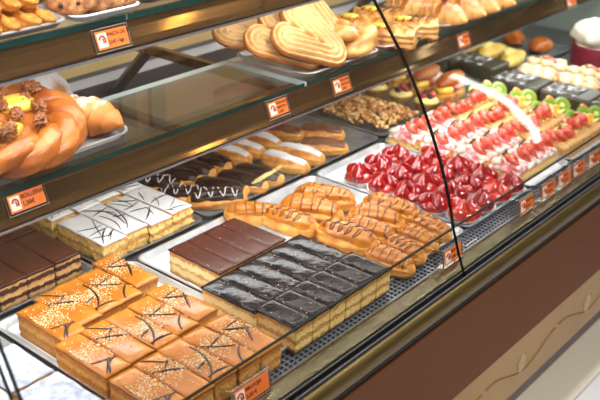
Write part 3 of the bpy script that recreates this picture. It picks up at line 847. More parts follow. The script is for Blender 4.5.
def seal(x, wd):
    n = len(fine); pr = fine+[(.7875, .0865), (.771, .040), (.752, -.008)][:0]
    vs = [(xx, y+o*.9, z-o*.4) for xx in (x-wd/2, x+wd/2) for o in (-.0004, .0052) for y, z in pr]; fs = []
    for i in range(n-1):
        a, b, c, d = i, n+i, 2*n+i, 3*n+i
        fs += [(a, a+1, c+1, c), (b, d, d+1, b+1), (a, b, b+1, a+1), (c, c+1, d+1, d)]
    fs += [(0, 2*n, 3*n, n), (n-1, 2*n-1, 4*n-1, 3*n-1)]
    mesh('glass_seal', vs, fs, 'black', case, False)
seal(.4708, .0026); seal(.4812, .0026); seal(1.4192, .0016)
# ------------------------------------------------------------------ trays and what lies on them
TZ = .0
tray(.36, .690, .838, 1.262, TZ, 'pale tray under the sugar-dusted slices in the near corner of the case', liner=True)
tray(.700, 1.012, .838, 1.262, TZ, 'pale tray under the caramel and almond slices', liner=True)
tray(1.018, 1.292, .838, 1.262, TZ, 'pale lined tray under the dark chocolate-iced slices', liner=True)
tray(1.298, 1.564, .838, 1.262, TZ, 'pale tray under the caramel eclairs')
tray(1.570, 1.845, .838, 1.262, TZ, 'pale tray under the red strawberry tartlets, corner showing', liner=True)
tray(1.851, 2.06, .838, 1.262, TZ, 'white tray under the strawberry and cream slices', liner=True)
tray(2.066, 2.345, .838, 1.262, TZ, 'tray under the fruit-topped puff strips')
tray(.50, .945, 1.278, 1.66, TZ, 'dark tray under the brown chocolate slices in the back row', 'tray_dark')
tray(.952, 1.232, 1.278, 1.66, TZ, 'grey tray under the white-iced slices', 'tray_dark')
tray(1.240, 1.872, 1.278, 1.66, TZ, 'wide grey tray under the chocolate and white-iced eclairs', 'tray_dark')
tray(1.880, 2.095, 1.278, 1.66, TZ, 'dark-rimmed tray heaped with caramelised nuts', 'tray_dark')
tray(2.102, 2.42, 1.278, 1.66, TZ, 'dark-rimmed tray under the berry tartlets and cream buns', 'tray_dark')
Z1 = TZ+.0034; Z2 = TZ+.0025
ORD = ['first', 'second', 'third', 'fourth', 'fifth', 'sixth', 'seventh']

# caramel slices: 3 rows of 5, the back row's ends pushed about
G = 'caramel slices with chopped almonds'
rows = [(1.163, 'back row', .128), (1.016, 'middle row', .128), (.882, 'front row', .128)]
for r, (yy, rn, W) in enumerate(rows):
    for c in range(5):
        x = .727+c*.0505; y = yy
        if r == 0: y += (-.020, -.004, 0, .0, .020)[c]; x += (.014, .008, .003, 0, .002)[c]
        if r == 1: x += -.003; y += (0, .002, 0, .004, .012)[c]
        if r == 2: x += -.005; y += (-.002, 0, .002, 0, -.001)[c]
        s = (r*5+c) % 5
        place(('car', s), make_caramel(s+1), (x, y, Z1), rnd.uniform(-.02, .02), 'caramel slice with chopped almonds, %s from the left in the %s' % (ORD[c], rn), 'slice', G)
# dark chocolate slices
G = 'chocolate-iced slices'
for c in range(4):
    place(('cm', c % 3), make_choc(c % 3+1, .0445, .138, 'choc_matte', nm='chocolate_slice', sag=.0004), (1.055+c*.0455, 1.108, Z1), rnd.uniform(-.01, .01), 'matte brown chocolate-iced slice, %s from the left in the back row' % ORD[c], 'slice', G)
for c in range(6):
    place(('cg', c % 3), make_choc(c % 3+7, .0445, .128, 'choc_gloss', sag=.0008), (1.000+c*.0452, .968, Z1), rnd.uniform(-.012, .012), 'glossy dark chocolate slice, %s from the left in the middle row' % ORD[c], 'slice', G)
for c in range(6):
    place(('cf', c % 3), make_choc(c % 3+12, .0445, .092, 'choc_gloss', body='layers', sag=.0008, amp=.0007), (1.006+c*.0452, .8935-.030, Z1+.003), rnd.uniform(-.012, .012), 'glossy dark chocolate slice, %s from the left in the front row' % ORD[c], 'slice', G)
# sugar-dusted slices
G = 'sugar-dusted slices'
for k, (x, y, n) in enumerate([(.622, 1.080, 'farthest one beside the caramel tray'), (.624, .966, 'middle one beside the caramel tray'), (.626, .852+.006, 'nearest one beside the caramel tray'), (.543, 1.065, 'second column, at the left edge'), (.543, .95, 'second column, cut by the left edge')]):
    place(('pw', k % 2), make_powder(k % 2+1, .076, .108), (x, y, Z1), rnd.uniform(-.03, .03), 'white sugar-dusted slice, '+n, 'slice', G)
# white-iced slices
G = 'white-iced slices with chocolate drizzle'
for r in range(2):
    for c in range(4):
        place(('wh', (r*4+c) % 4), make_white((r*4+c) % 4+1), (.994+c*.0605+rnd.uniform(-.0015, .0015), 1.362+r*.156+(-.003, .004, -.004, .003)[c]*(1 if r == 0 else -1), Z2), rnd.uniform(-.025, .025), 'white-iced slice with dark drizzle, %s from the left in the %s row' % (ORD[c], ('front', 'back')[r]), 'slice', G)
# brown chocolate slices at the back left
G = 'layered brown chocolate slices'
for r in range(2):
    for c in range(6):
        top = 'choc_milk' if (r == 0 and c < 3) else 'choc_matte'
        place(('br', top, c % 2), make_choc(c % 2+21, .058, .125 if r else .135, top, body='layers_choc', nm='layered_chocolate_slice', H=.052, sag=.0), (.592+c*.0595, 1.362+r*.140, Z2), rnd.uniform(-.025, .025), '%s brown layered slice, %s from the left in the %s row' % ('milk' if top == 'choc_milk' else 'dark', ORD[c], ('front', 'back')[r]), 'slice', G)

# caramel eclairs
G = 'caramel eclairs with chocolate lines'
E1 = [(1.460, 1.141, -66, .135), (1.387, 1.118, -76, .14), (1.322, 1.122, -86, .13), (1.262+.008, 1.165, -80, .12), (1.513, 1.00, -86, .13), (1.456, .995, -78, .12), (1.345, .985, -90, .14), (1.400, .978, -84, .12),
      (1.505, .890, -108, .105), (1.446, .884, -104, .10), (1.388, .878, -102, .105), (1.330, .872, -96, .11)]
E1[3] = (1.335-.0, 1.225, -10, .0) if False else E1[3]
pos = ['highest, beside the red tartlets', 'second from the top', 'third from the top', 'far left, behind the chocolate slices', 'upper right, sloping beside tartlets', 'upper right, behind the seam', 'with looped lines, right of the chocolate slices', 'squeezed in the middle of its tray', 'nearest the glass joint', 'second from the glass joint', 'third from the glass joint', 'nearest the grille and chocolate slices']
for k, (x, y, a, L) in enumerate(E1):
    if k == 3: x, y = 1.300, 1.205; a = -60
    place(('ec', k % 4), make_eclair(k % 4+1, .13, .060, .050, 'caramel_glaze', 'cocoa_line', ('cross', 'stripe', 'loops', 'stripe')[k % 4]), (x, y, Z2), math.radians(a), 'caramel-glazed eclair, '+pos[k], 'eclair', G, scale=L/.13*1.07)
# chocolate eclairs
G = 'chocolate eclairs in the back row'
E2 = [(1.303, 1.316, -40, 1, 'white zigzags, nearest the tray corner'), (1.268, 1.385, -48, 1, 'white zigzags, beside the white slices'), (1.262, 1.47, -55, 1, 'white zigzags, touching the white slices'),
      (1.352, 1.352, -66, 0, 'plain, second from the tray corner'), (1.405, 1.338, -74, 0, 'plain, third along the tray front'), (1.462, 1.338, -77, 0, 'plain, fourth along the tray front, brownish end'),
      (1.322, 1.47, -68, 0, 'plain, left of the second rank'), (1.380, 1.478, -76, 0, 'plain, middle of the second rank'), (1.438, 1.480, -84, 0, 'plain, right of the second rank')]
for k, (x, y, a, z, n) in enumerate(E2):
    place(('ek', z, k % 2), make_eclair(k % 2+11, .13, .050, .044, 'choc_glaze', 'white_icing' if z else None, 'cross', 'chocolate_eclair', 1.3), (x, y, Z2), math.radians(a), 'dark chocolate eclair, '+n, 'eclair', G, scale=1.04)
G = 'white-iced eclairs in the back row'
E3 = [(1.500, 1.475, -80, 'left of the second rank, under the shelf'), (1.560, 1.480, -84, 'middle of the second rank'), (1.620, 1.480, -84, 'right of the second rank'), (1.560, 1.340, -84, 'first along the tray front'), (1.620, 1.345, -80, 'second along the tray front')]
for k, (x, y, a, n) in enumerate(E3):
    place(('ew', k % 2), make_eclair(k % 2+17, .138, .052, .046, 'white_icing', None, nm='white_iced_eclair', cover=.62), (x, y, Z2), math.radians(a), 'golden eclair with white icing stripe, '+n, 'eclair', G)
G = 'milk chocolate filled eclairs'
for k, (x, y, a, n) in enumerate([(1.700, 1.335, -62, 'in front, at the corner of the wide tray'), (1.770, 1.40, -60, 'behind, beside the nut heap'), (1.700, 1.48, -70, 'at the back under the shelf')]):
    place(('em', 0), make_eclair(23, .13, .052, .044, 'choc_milk', None, nm='milk_chocolate_eclair', cover=1.0), (x, y, Z2), math.radians(a), 'golden eclair with milk chocolate icing, '+n, 'eclair', G)

# caramelised nuts: a loose heap nobody could count
R = random.Random(5); VS, FS, FM = [], [], []
v0, f0 = icos(1, 2); vbase = []
for i in range(900):
    x, y = R.uniform(1.900, 2.076), R.uniform(1.300, 1.640)
    hx = 1-abs((x-1.988)/.098)**6; hy = 1-abs((y-1.47)/.19)**6
    H = .034*max(0, hx)**.5*max(0, hy)**.5*(.8+.5*noise.noise(Vector((x*22, y*22, 3))))
    z = Z2+.008+R.uniform(.45, 1)*max(0, H); s = R.uniform(.005, .0095)
    mt = Matrix.Translation((x, y, z)) @ Matrix.Rotation(R.uniform(0, 6), 4, 'Z') @ Matrix.Rotation(R.uniform(0, 6), 4, 'X') @ Matrix.Diagonal((s, s*R.uniform(.5, .8), s*R.uniform(.35, .7), 1))
    nf = len(FS); add_vf(VS, FS, [v*(1+.25*noise.noise(v*2+Vector((i, 0, 0)))) for v in v0], f0, mt); FM += [R.choice((0, 0, 1, 1, 2))]*(len(FS)-nf)
o = mesh('caramelised_nuts', VS, FS, None, None, True, ['nut', 'nut_pale', 'nut_dark'], FM)
tag(o, 'heap of caramelised nuts and puff crumbs in the back row', 'nuts', kind='stuff')

# berry tartlets and filled buns
G = 'berry tartlets'
for k, (x, y, n) in enumerate([(2.150, 1.322, 'nearest the black glass joint'), (2.150, 1.410, 'second from the front'), (2.150, 1.498, 'third, under the shelf edge'), (2.150, 1.586, 'at the very back')]):
    place(('bt', k % 2), make_berry_tart(k % 2+1), (x, y, Z2), k*1.1, 'custard tartlet topped with dark berries, '+n, 'tartlet', G)
def make_bun():
    t = empty('cream_bun')
    vs, fs = boxgrid(.13, .058, .022, 22, 10, 4, lambda p, n: Vector((p.x*(1-.25*abs(p.y/.029)**3), p.y*(1-.3*abs(p.x/.065)**4), p.z)))
    mesh('bun_base', vs, fs, 'danish_pale', t)
    o = blob('custard', .03, 'custard', t, 3, .1, (1, .85, .5), (-.028, 0, .016), 3)
    for k in range(3): blob('cream_rosette', .02, 'cream', t, k, .25, (1, 1.1, .8), (.012+.022*k, 0, .018), 2)
    strawberry(t, (.0, -.030, .030), (.3, .8, .3), 'strawberry', .036, .014)
    o = blob('bun_lid', .062, 'danish', t, 8, .1, (1, .44, .28), (0, .006, 0), 3); o.location = (.006, .010, .038); o.rotation_euler = (.25, -.12, 0)
    return t
G = 'buns filled with cream'
for k, (x, y, n) in enumerate([(2.288, 1.330, 'front one beside the berry tartlets'), (2.290, 1.415, 'second one behind it'), (2.292, 1.50, 'third one under the shelf'), (2.292, 1.585, 'rearmost one')]):
    place('bun', make_bun, (x, y, Z2), .04*k-.06, 'split bun with cream and custard, '+n, 'bun', G)

# strawberry tartlets
G = 'glazed strawberry tartlets'
rowx = [(1.612, 6, 'front'), (1.606, 4, 'second'), (1.603, 4, 'third'), (1.604, 4, 'back')]
T = []
for r, (y, xs) in enumerate([(.872, (1.603, 1.671, 1.739, 1.807)), (.943, (1.598, 1.667, 1.735, 1.804)), (1.014, (1.605, 1.673, 1.742, 1.808)), (1.086, (1.607, 1.676, 1.744, 1.810)), (1.158, (1.612, 1.688, 1.770))]):
    for c, x in enumerate(xs): T.append((x, y, r, c))
for k, (x, y, r, c) in enumerate(T):
    org = r == 0 or (r == 1 and c == 3)
    place(('rt', org, k % 4), make_red_tart(k % 4+1, 'straw_orange' if org and k % 2 == 0 else 'straw_glazed'), (x+rnd.uniform(-.002, .002), y, Z1), rnd.uniform(0, 6), 'glossy red strawberry tartlet, %s from the left in the %s row' % (ORD[c], ('front', 'second', 'third', 'fourth', 'back')[r]), 'tartlet', G, scale=1.09)
# strawberry cream slices
G = 'strawberry cream slices'
for k, (x, y, n) in enumerate([(1.958, 1.215, 'hindmost'), (1.957, 1.118, 'third from the front'), (1.955, 1.020, 'second from the front'), (1.954, .922, 'nearest the price tags')]):
    place(('ss', k % 2), make_straw_strip(k % 2+1, .205), (x, y-.008, Z1), rnd.uniform(-.02, .02), 'cream slice topped with halved strawberries, '+n, 'slice', G)
G = 'fruit-topped puff strips'
for k, (x, y, n) in enumerate([(2.206, 1.205, 'hindmost'), (2.204, 1.108, 'third from the front'), (2.206, 1.008, 'second from the front'), (2.204, .908, 'nearest the price tags')]):
    place(('fs', k % 2), make_fruit_strip(k % 2+1, .262), (x, y-.006, Z2), rnd.uniform(-.02, .02), 'puff strip with kiwi, orange and strawberry, '+n, 'pastry', G)

# cakes at the far end
def make_dark_cake():
    t = empty('chocolate_cake_slice')
    vs, fs = boxgrid(.105, .15, .062, 12, 16, 6, lambda p, n: p+Vector((n.x, n.y, 0))*.001*noise.noise(p*60)); mesh('cake_body', vs, fs, 'cake_dark', t)
    slice_icing('sugar_topping', .100, .10, 0, .003, 3, 'dusted', t, 0, 0, .002); t.children[-1].location = (0, .022, .061)
    return t
def make_cream_cake():
    t = empty('strawberry_cake_slice')
    slice_body('cake_layers', .085, .13, .046, 4, 'cake_pink', t, .002)
    for k in range(5): blob('meringue', .024, 'cake_cream', t, k, .35, (1, 1, .6), (-.018+.036*(k % 2), -.045+.023*k, .042), 2)
    strawberry(t, (.0, -.035, .062), (.1, 1, .12), 'strawberry', .06, .013, True)
    return t
def make_meringue_cake():
    t = empty('meringue_cake_slice')
    slice_body('cake_layers', .09, .12, .042, 6, 'layers', t, .002)
    for k in range(6): blob('meringue', .024, 'cake_cream', t, k+9, .35, (1, 1, .6), (-.022+.044*(k % 2), -.045+.018*k, .038), 2)
    return t
tray(2.352, 2.70, .838, 1.262, TZ, 'dark tray under the chocolate cakes at the far end', 'tray_dark')
tray(2.708, 3.06, .838, 1.262, TZ, 'dark tray under the round cream cake', 'tray_dark')
tray(2.428, 3.02, 1.278, 1.66, TZ, 'dark tray in the far back corner under the yellow pastries', 'tray_dark')
k = 0
for x, y in [(2.42, 1.17), (2.42, 1.01), (2.42, .92-.0)]:
    if y == .92: y = .9135; 
    place('dc', make_dark_cake, (x, y if y != .9135 else .9135, Z2), 0, 'tall dark chocolate cake with sugared top, %s from the back' % ORD[k], 'cake', 'dark chocolate cakes', scale=.93 if y < .95 else 1); k += 1
for k, (x, y, n) in enumerate([(2.535, 1.18, 'farthest from the glass'), (2.535, 1.045, 'in the middle'), (2.535, .915, 'nearest the glass')]):
    place('mc', make_meringue_cake, (x, y, Z2), .05*k, 'pale meringue-topped cake slice, '+n, 'cake', 'meringue cake slices')
for k, (x, y, n) in enumerate([(2.64, 1.19, 'farthest from the glass'), (2.64, 1.05, 'in the middle'), (2.64, .91, 'nearest the glass')]):
    place('sc', make_cream_cake, (x, y, Z2), -.04*k, 'pink layered cake slice with one strawberry, '+n, 'cake', 'strawberry cake slices')
def make_round():
    t = empty('round_cream_cake')
    cup(t, .088, .09, .07, 'raspberry', 'cake_side', 60, .01, .004, 12)
    disc('cake_body', .085, .068, 'cake_pink', t, (0, 0, .002), (0, 0, 0))
    for k in range(9): blob('whipped_cream', .045, 'cream', t, k, .3, (1, 1, .8), (math.cos(k*.785)*.052*(k < 8), math.sin(k*.785)*.052*(k < 8), .066 if k < 8 else .08), 3)
    return t
place('rc', make_round, (2.92, 1.15, Z2), 0, 'round berry cake piled with whipped cream at the far end', 'cake', None)
def make_truffle_cake():
    t = empty('chocolate_dot_cake')
    disc('cake_body', .085, .05, 'cake_dark', t, (0, 0, 0), (0, 0, 0))
    for k in range(8): blob('cream_dot', .013, 'cake_cream', t, k, .2, (1, 1, .9), (math.cos(k*.785)*.062, math.sin(k*.785)*.062, .049), 2)
    return t
place('tc', make_truffle_cake, (2.80, .965, Z2), 0, 'low chocolate cake ringed with cream dots', 'cake', None)
def make_yellow():
    t = empty('yellow_pastry')
    crescent('pastry_body', .20, .034, 'yellow_pastry', t, .5, 5, 3, .2, .7)
    blob('filling', .026, 'custard_pale', t, 4, .3, (1.6, .8, .5), (0, .012, .026), 2)
    return t
for k, (x, y, a) in enumerate([(2.72, 1.36, .2), (2.74, 1.45, .1), (2.76, 1.54, 0)]):
    place('yp', make_yellow, (x, y, Z2), a, 'flat yellow folded pastry in the far back row, %s from the front' % ORD[k], 'pastry', 'yellow folded pastries')
for k, (x, y) in enumerate([(2.50, 1.345), (2.50, 1.51)]):
    place('dc', make_dark_cake, (x, y+.012, Z2), 0, 'dark chocolate cake in the back row, %s' % ('front one', 'rear one')[k], 'cake', 'dark chocolate cakes')
for k, (x, y) in enumerate([(2.92, 1.36), (2.94, 1.47)]):
    place('or', lambda: crescent('orange_pastry', .13, .036, 'danish', None, .8, 5, 9), (x, y, Z2), .6*k, 'small orange-brown bun near the end panel, %s' % ('front one', 'rear one')[k], 'bun', 'small buns near the end panel')

# ------------------------------------------------------------------ lower shelf
S1 = .2975
tray(.60, .985, 1.188, 1.386, S1, 'oval-cornered metal tray under the big braided pastry', r=.04)
S1t = S1+.003
def make_braid():
    t = empty('braided_pastry')
    N = 150
    for q in range(3):
        ph = q*2*PI/3
        ring = [((.104+.015*math.cos(4*a+ph))*math.cos(a), (.080+.015*math.cos(4*a+ph))*math.sin(a), .030+.013*math.sin(4*a+ph)) for a in [2*PI*k/N for k in range(N)]]
        twisted('dough_strand', ring, .0195, 'danish', t, q+1, True, 24, 6, 9, .05, .95)
    blob('custard', .080, 'danish', t, 2, .12, (1.15, .85, .30), (0, 0, .004), 3); blob('custard', .030, 'custard', t, 6, .2, (1.3, .8, .5), (.030, .022, .040), 3); blob('custard', .030, 'custard', t, 7, .2, (1.5, .7, .5), (-.030, -.036, .036), 3)
    twisted('inner_braid', [(-.075+.075*k/30, .045-.055*k/30+.02*math.sin(k/30*PI), .046+.010*math.sin(k/30*PI)) for k in range(31)], .022, 'danish', t, 5, False, 26, 5, 2.5, .10, taper=True)
    R = random.Random(3)
    for k, (x, y, z) in enumerate([(.018, .036, .072), (.052, -.004, .068), (.012, -.014, .072), (-.014, -.040, .072), (.0, .056, .076), (-.056, .036, .080), (-.070, .004, .084), (.062, .036, .074), (.036, -.034, .068), (.040, .018, .070), (-.030, -.052, .078), (.002, .012, .074)]):
        blob('walnut', .0115, 'walnut', t, k, .75, (1.15, .85, .75), (x*1.15, y*1.2, z-.018), 4, 3.4, R.uniform(0, 3))
    return t
place('braid', make_braid, (.768, 1.264, S1t+.024), -.12, 'large braided ring pastry with custard and walnuts', 'pastry', None, tilt=(.26, 0))
def make_sugar_croissant():
    t = empty('sugar_croissant')
    crescent('pastry_body', .17, .044, 'croissant_sugar', t, .9, 7, 2, .16, .85, 80, 28)
    return t
place('sc2', make_sugar_croissant, (.928, 1.268, S1t+.002), math.radians(-62), 'rolled pastry dusted with icing sugar beside the braid', 'pastry', None)
def make_snail():
    t = empty('dusted_coiled_bun')
    pts = [(math.cos(k*.28)*(.012+.0009*k), math.sin(k*.28)*(.012+.0009*k), .026-.0001*k) for k in range(64)]
    twisted('coil', pts, .020, 'ensaimada', t, 2, False, 18, 2, 3, .06); blob('bun_body', .07, 'ensaimada', t, 4, .08, (1, 1, .45), (0, 0, 0), 3)
    return t
place('sn', make_snail, (.895, 1.368, S1t+.040), .5, 'grey-dusted coiled bun leaning up behind the braid', 'bun', None, tilt=(.7, 0), scale=1.0)

tray(1.425, 1.690, 1.164, 1.385, S1, 'tray holding the palmiers and a knotted bun', 'tray', r=.03)
tray(1.700, 1.945, 1.164, 1.385, S1, 'tray holding the flaky pastries with chocolate stripes', 'tray', r=.03)
tray(1.955, 2.30, 1.164, 1.385, S1, 'tray holding the cherry pastries at the far end of the shelf', 'tray', r=.03)
G = 'palmiers'
PM = [('palmier', (1.486, 1.226, S1t+.060), (.62, -.50, .42), 'sugared palmier, frontmost and largest of the heap'),
      ('palmier', (1.462, 1.268, S1t+.050), (.50, -.42, .25), 'sugared palmier tucked just behind the frontmost one'),
      ('palmier', (1.560, 1.290, S1t+.078), (.72, -.55, .2), 'pale sugared palmier standing highest at the back right'),
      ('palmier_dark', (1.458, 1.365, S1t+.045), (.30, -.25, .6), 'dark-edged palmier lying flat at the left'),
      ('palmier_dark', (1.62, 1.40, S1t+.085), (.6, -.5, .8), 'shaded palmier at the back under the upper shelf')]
for k, (m, loc, rot, n) in enumerate(PM):
    key = ('pm', m); 
    if key not in PROTO: PROTO[key] = o = make_palmier(k, m, 1.2)()
    else: o = dup(PROTO[key])
    o.location = loc; o.rotation_euler = rot; tag(o, n, 'pastry', G)
def make_knot(seed):
    def mk():
        t = empty('knotted_bun'); N = 100; R0 = .030
        pts = [((R0+.014*math.cos(3*a))*math.cos(2*a), (R0+.014*math.cos(3*a))*math.sin(2*a), .034+.016*math.sin(3*a)) for a in [2*PI*k/N for k in range(N)]]
        twisted('knot', pts, .019, 'danish_pale', t, seed, True, 20, 3, 4, .14); blob('bun_body', .042, 'danish_pale', t, seed, .2, (1, 1, .6), (0, 0, 0), 3)
        crumbs('pearl_sugar', .08, .08, .060, seed, 'sugar', t, 40, None, .0016)
        return t
    return mk
place(('kn', 0), make_knot(1), (1.618, 1.208, S1t), .4, 'golden knotted bun with sugar bits, right of the palmiers', 'bun', 'knotted buns', scale=1.12)
place(('kn', 0), make_knot(1), (1.640, 1.312, S1t), 1.9, 'golden knotted bun behind the palmiers', 'bun', 'knotted buns', scale=.9)
def make_flaky(seed, dark):
    def mk():
        t = empty('flaky_pastry')
        f = lambda p, n: Vector((p.x, p.y*(1-.1*abs(p.x/.07)), p.z))+Vector((n.x, n.y, 0))*(.003*math.sin(p.z*500)+.003*noise.noise(p*50+Vector((seed, 0, 0))))+Vector((0, 0, n.z*(.010*math.cos(p.y*42)+.003*math.sin(p.x*200+p.y*90)+.003*noise.noise(p*60))))
        vs, fs = boxgrid(.125, .072, .030, 34, 22, 8, f); mesh('pastry_body', vs, fs, 'danish_pale', t)
        blob('custard', .020, 'custard', t, seed, .2, (1.3, .7, .35), (-.02, -.004, .034), 2)
        vs, fs = [], []
        for s in range(5 if dark else 3):
            x0 = -.04+.018*s; tube_vf([(x0+.02*k/10, -.026+.052*k/10, .0415+.004*math.sin(PI*k/10)) for k in range(11)], .0016 if dark else .001, 5, vs=vs, fs=fs)
        mesh('chocolate_stripes', vs, fs, 'choc_line', t)
        return t
    return mk
G = 'flaky filled pastries'
for k, (x, y, a, n) in enumerate([(1.765, 1.202, -.55, 'with thin lines, next to the knotted bun'), (1.862, 1.206, -.3, 'with thick dark stripes, crossing the glass joint'), (1.790, 1.310, -.4, 'behind, left of the joint'), (1.885, 1.318, -.5, 'behind, right of the joint')]):
    place(('fl', k % 2), make_flaky(k+1, k % 2), (x, y, S1t), a-.6, 'pale flaky pastry '+n, 'pastry', G, scale=1.0)
def make_cherry():
    t = empty('cherry_croissant')
    crescent('pastry_body', .14, .036, 'danish_pale', t, 1.2, 6, 5, .22, .95, 70, 26)
    blob('cherry', .011, 'jelly', t, 1, .05, (1, 1, .9), (0, -.012, .058), 3)
    return t
G = 'glazed pastries with cherries'
for k, (x, y, a, n) in enumerate([(2.005, 1.200, -.9, 'nearest the dark-striped pastry'), (2.085, 1.200, -.7, 'second from the left, in front'), (2.168, 1.200, -.9, 'third from the left, in front'), (2.250, 1.202, -.8, 'at the far right end'), (2.03, 1.320, -.8, 'behind, on the left'), (2.13, 1.322, -.6, 'behind, in the middle'), (2.225, 1.322, -.6, 'behind, on the right')]):
    place('ch', make_cherry, (x, y, S1t), a-.5, 'golden rolled pastry, '+n, 'pastry', G)

# ------------------------------------------------------------------ upper shelf
S2 = .5225
tray(.55, .850, 1.163, 1.385, S2, 'tray under the golden piped biscuits on the top shelf', r=.025)
tray(.858, .996, 1.160, 1.385, S2, 'white-edged tray under the chocolate chip cookies on the top shelf', 'liner', r=.025)
tray(1.010, 1.30, 1.180, 1.385, S2, 'tray under the smooth brown biscuits on the top shelf', 'tray_dark', r=.025)
S2t = S2+.003
def make_ridge(seed):
    def mk():
        return twisted('piped_biscuit', [(-.035+.07*k/24, .004*math.sin(k/24*5), .013) for k in range(25)], .0135, 'cookie_gold', None, seed, False, 16, 4, 2.2, .22, .9, True)
    return mk
G = 'golden piped biscuits'
R = random.Random(9); q = 0
for lay, nm, (nr, nc) in ((0, 'bottom layer', (3, 6)), (1, 'upper layer', (2, 5))):
    for r in range(nr):
        for c in range(nc):
            place(('pb', q % 3), make_ridge(q % 3+1), (.652+lay*.016+c*.032+R.uniform(-.003, .003), 1.196+lay*.018+r*.042, S2t+.001+lay*.026), math.radians(-62+R.uniform(-16, 16)), 'golden lumpy biscuit, %s from the left, %s rank, %s' % (ORD[c], ORD[r], nm), 'biscuit', G); q += 1
G = 'chocolate chip cookies'
for r, (y, n, zz) in enumerate([(1.208, 4, .036), (1.325, 7, .046)]):
    for k in range(n):
        place(('ck', (k+r) % 3), make_cookie((k+r) % 3+1, .050, .016, chips=14), ((.893 if r == 0 else .760)+(.024 if r == 0 else .034)*k, y+.001*k, S2t+zz), .4*k, 'chocolate chip cookie leaning in the %s rank, %s from the left' % (('front', 'rear')[r], ORD[k]), 'cookie', G, tilt=(.35, -.62))
for k in range(4):
    place(('ck', k % 3), make_cookie(k % 3+1, .050, .016, chips=14), (.770+.058*k, 1.295, S2t+.098), .8*k, 'chocolate chip cookie lying on top of the heap, %s from the left' % ORD[k], 'cookie', G, tilt=(.25, -.25))
G = 'smooth brown biscuits'
for k in range(6):
    place(('bb', 0), make_cookie(8, .036, .012, 'cookie_brown', 0, 'brown_biscuit'), (1.048+.036*k, 1.205+.003*(k % 2), S2t+.024), 0, 'smooth brown biscuit leaning on the top shelf, %s from the left' % ORD[k], 'biscuit', G, tilt=(.2, -.6))

# ------------------------------------------------------------------ price tags
F90 = PI/2
price_tag((0.732, 1.1589, .272), (F90-.35, 0, 0), 0.064, 0.028, [('BOLLERIA', .34), ('1,50€', .34)], 'orange card reading BOLLERIA 1,50€ on the lower shelf edge')
price_tag((1.323, 1.1574, .268), (F90-.35, 0, 0), 0.055, 0.030, [('BOLLERIA', .24), ('MEDIDA', .24), ('1,20€', .24)], 'orange three-line card on the lower shelf, end of the clear glass')
price_tag((1.530, 1.1567, .266), (F90-.35, 0, 0), 0.055, 0.030, [('BOLLERIA', .24), ('GRANDE', .24), ('1,80€', .24)], 'orange three-line card on the lower shelf below the palmiers')
price_tag((2.033, 1.1552, .262), (F90-.35, 0, 0), 0.052, 0.030, [('BOLLERIA', .24), ('1,50€', .24)], 'small orange card on the shelf edge right of the joint')
price_tag((2.650, 1.1538, .258), (F90-.35, 0, 0), 0.055, 0.030, [('BOLLERIA', .24), ('1,50€', .24)], 'orange card at the far end of the lower shelf')
price_tag((0.918, 1.1552, .492), (F90-.35, 0, 0), 0.063, 0.029, [('PASTA DE TE', .28), ('21€ / kgr.', .28)], 'orange card reading PASTA DE TE on the top shelf edge')
TG = [(.848, 'MILHOJA', '3,00 €', 'by the grille below the caramel slices'), (1.428, 'PETIT', '1,80 €', 'by the grille at the glass joint'), (1.735, 'TARTALETA', '2,50 €', 'below the tartlets, leftmost of the right-hand run'), (1.838, 'FRESAS', '2,50 €', 'second in the right-hand run'), (1.920, 'NATA', '2,50 €', 'third in the right-hand run'), (1.998, 'FRUTA', '2,80 €', 'fourth in the right-hand run'), (2.084, 'HOJALDRE', '2,80 €', 'fifth in the right-hand run')]
for k, (x, a, b, n) in enumerate(TG):
    price_tag((x, .7905, .026), (F90-.15, 0, .0), .076 if k == 0 else .060, .030, [(a, .3), (b, .3)], 'orange price card in a clear stand, '+n, True)

# ------------------------------------------------------------------ lamps, camera, light
def tube_lamp(x, y, L, ang, label):
    t = thing('ceiling_lamp', label, 'lamp', 'ceiling tube lamps', (x, y, 2.06), (0, 0, ang))
    from_bm('lamp_housing', bevel_box(L, .12, .04, (0, 0, .018), .005), 'lamp_body', t); from_bm('lamp_tube', bevel_box(L-.06, .05, .03, (0, 0, -.017), .01), 'lamp', t)
for k, (y, z0, z1, wd) in enumerate([(-2.05, -.2, 2.0, .045)]):
    t = thing('wall_lamp', 'tall upright tube lamp on the far wall of the shop', 'lamp', None, (6.5, y, z0))
    from_bm('lamp_housing', bevel_box(.03, wd+.06, z1-z0, (-.015, 0, (z1-z0)/2), .004), 'lamp_body', t); from_bm('lamp_tube', bevel_box(.03, wd, z1-z0-.06, (-.045, 0, (z1-z0)/2), .008), 'lamp_bright', t)
t = thing('downlight', 'round recessed downlight in the shop ceiling', 'lamp', None, (4.98, -3.05, 2.075))
disc('lamp_lens', .15, .02, 'lamp_warm', t, (0, 0, 0), (0, 0, 0)); cup(t, .17, .165, .025, 'lamp_body', 'lamp_ring', 40, 0, .012, 12)
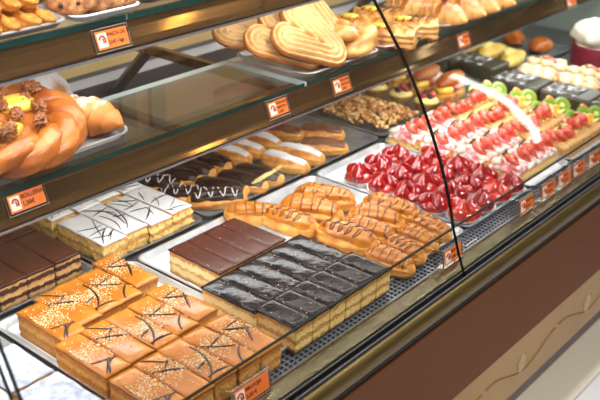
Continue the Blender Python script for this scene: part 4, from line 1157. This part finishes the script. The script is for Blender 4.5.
def area(name, loc, rot, sx, sy, e, c=(1, 1, 1), spread=None):
    d = bpy.data.lights.new(name, 'AREA'); d.shape = 'RECTANGLE'; d.size = sx; d.size_y = sy; d.energy = e; d.color = c
    if spread: d.spread = spread
    o = link(bpy.data.objects.new(name, d)); o.location = loc; o.rotation_euler = rot; return o
area('case_light_top', (1.6, 1.10, .745), (.25, 0, 0), 3.1, .04, 8, (1, .96, .90))
area('case_light_front', (1.6, 1.075, .70), (-.35, 0, 0), 3.1, .04, 3.5, (1, .98, .95))
area('shelf_light_upper', (1.6, 1.20, .455), (.1, 0, 0), 3.1, .03, 2.7, (1, .95, .88))
area('shelf_light_lower', (1.6, 1.185, .222), (.0, 0, 0), 3.1, .03, 4.5, (.97, .98, 1))
area('ceiling_light', (1.15, -.80, 2.04), (.15, -.15, 0), 1.2, 1.0, 88, (1, .97, .93))

area('floor_fill', (2.5, .50, 2.0), (0, 0, 0), 2.2, .25, 40, (.96, .97, 1))  # added fill over the aisle, brightens the floor
area('ceiling_fill', (5.3, -3.3, 1.5), (PI, 0, 0), .8, .8, 14, (1, .92, .8))  # added fill aimed upward, brightens the ceiling that the fascia mirrors
w = bpy.data.worlds.new('World'); SC.world = w; w.use_nodes = True
w.node_tree.nodes['Background'].inputs[0].default_value = (.80, .76, .70, 1); w.node_tree.nodes['Background'].inputs[1].default_value = .13

cam = bpy.data.cameras.new('camera'); co = link(bpy.data.objects.new('camera', cam))
Rm = Matrix(((.64413512, .31832259, -.69552906), (-.76470723, .28901344, -.57592889), (.01768607, .90285213, .42958729)))
co.matrix_world = Matrix.Translation((0, 0, .9)) @ Rm.to_4x4()
cam.sensor_width = 36; cam.lens = 928.617*36/600; cam.clip_start = .02
cam.dof.use_dof = True; cam.dof.focus_distance = 1.68; cam.dof.aperture_fstop = 5.0
SC.camera = co
SC.view_settings.view_transform = 'Standard'; SC.view_settings.look = 'None'; SC.view_settings.gamma = 1; SC.view_settings.exposure = -.15
SC.view_settings.use_curve_mapping = False
SC.cycles.max_bounces = 12; SC.cycles.transparent_max_bounces = 24; SC.cycles.sample_clamp_indirect = 6
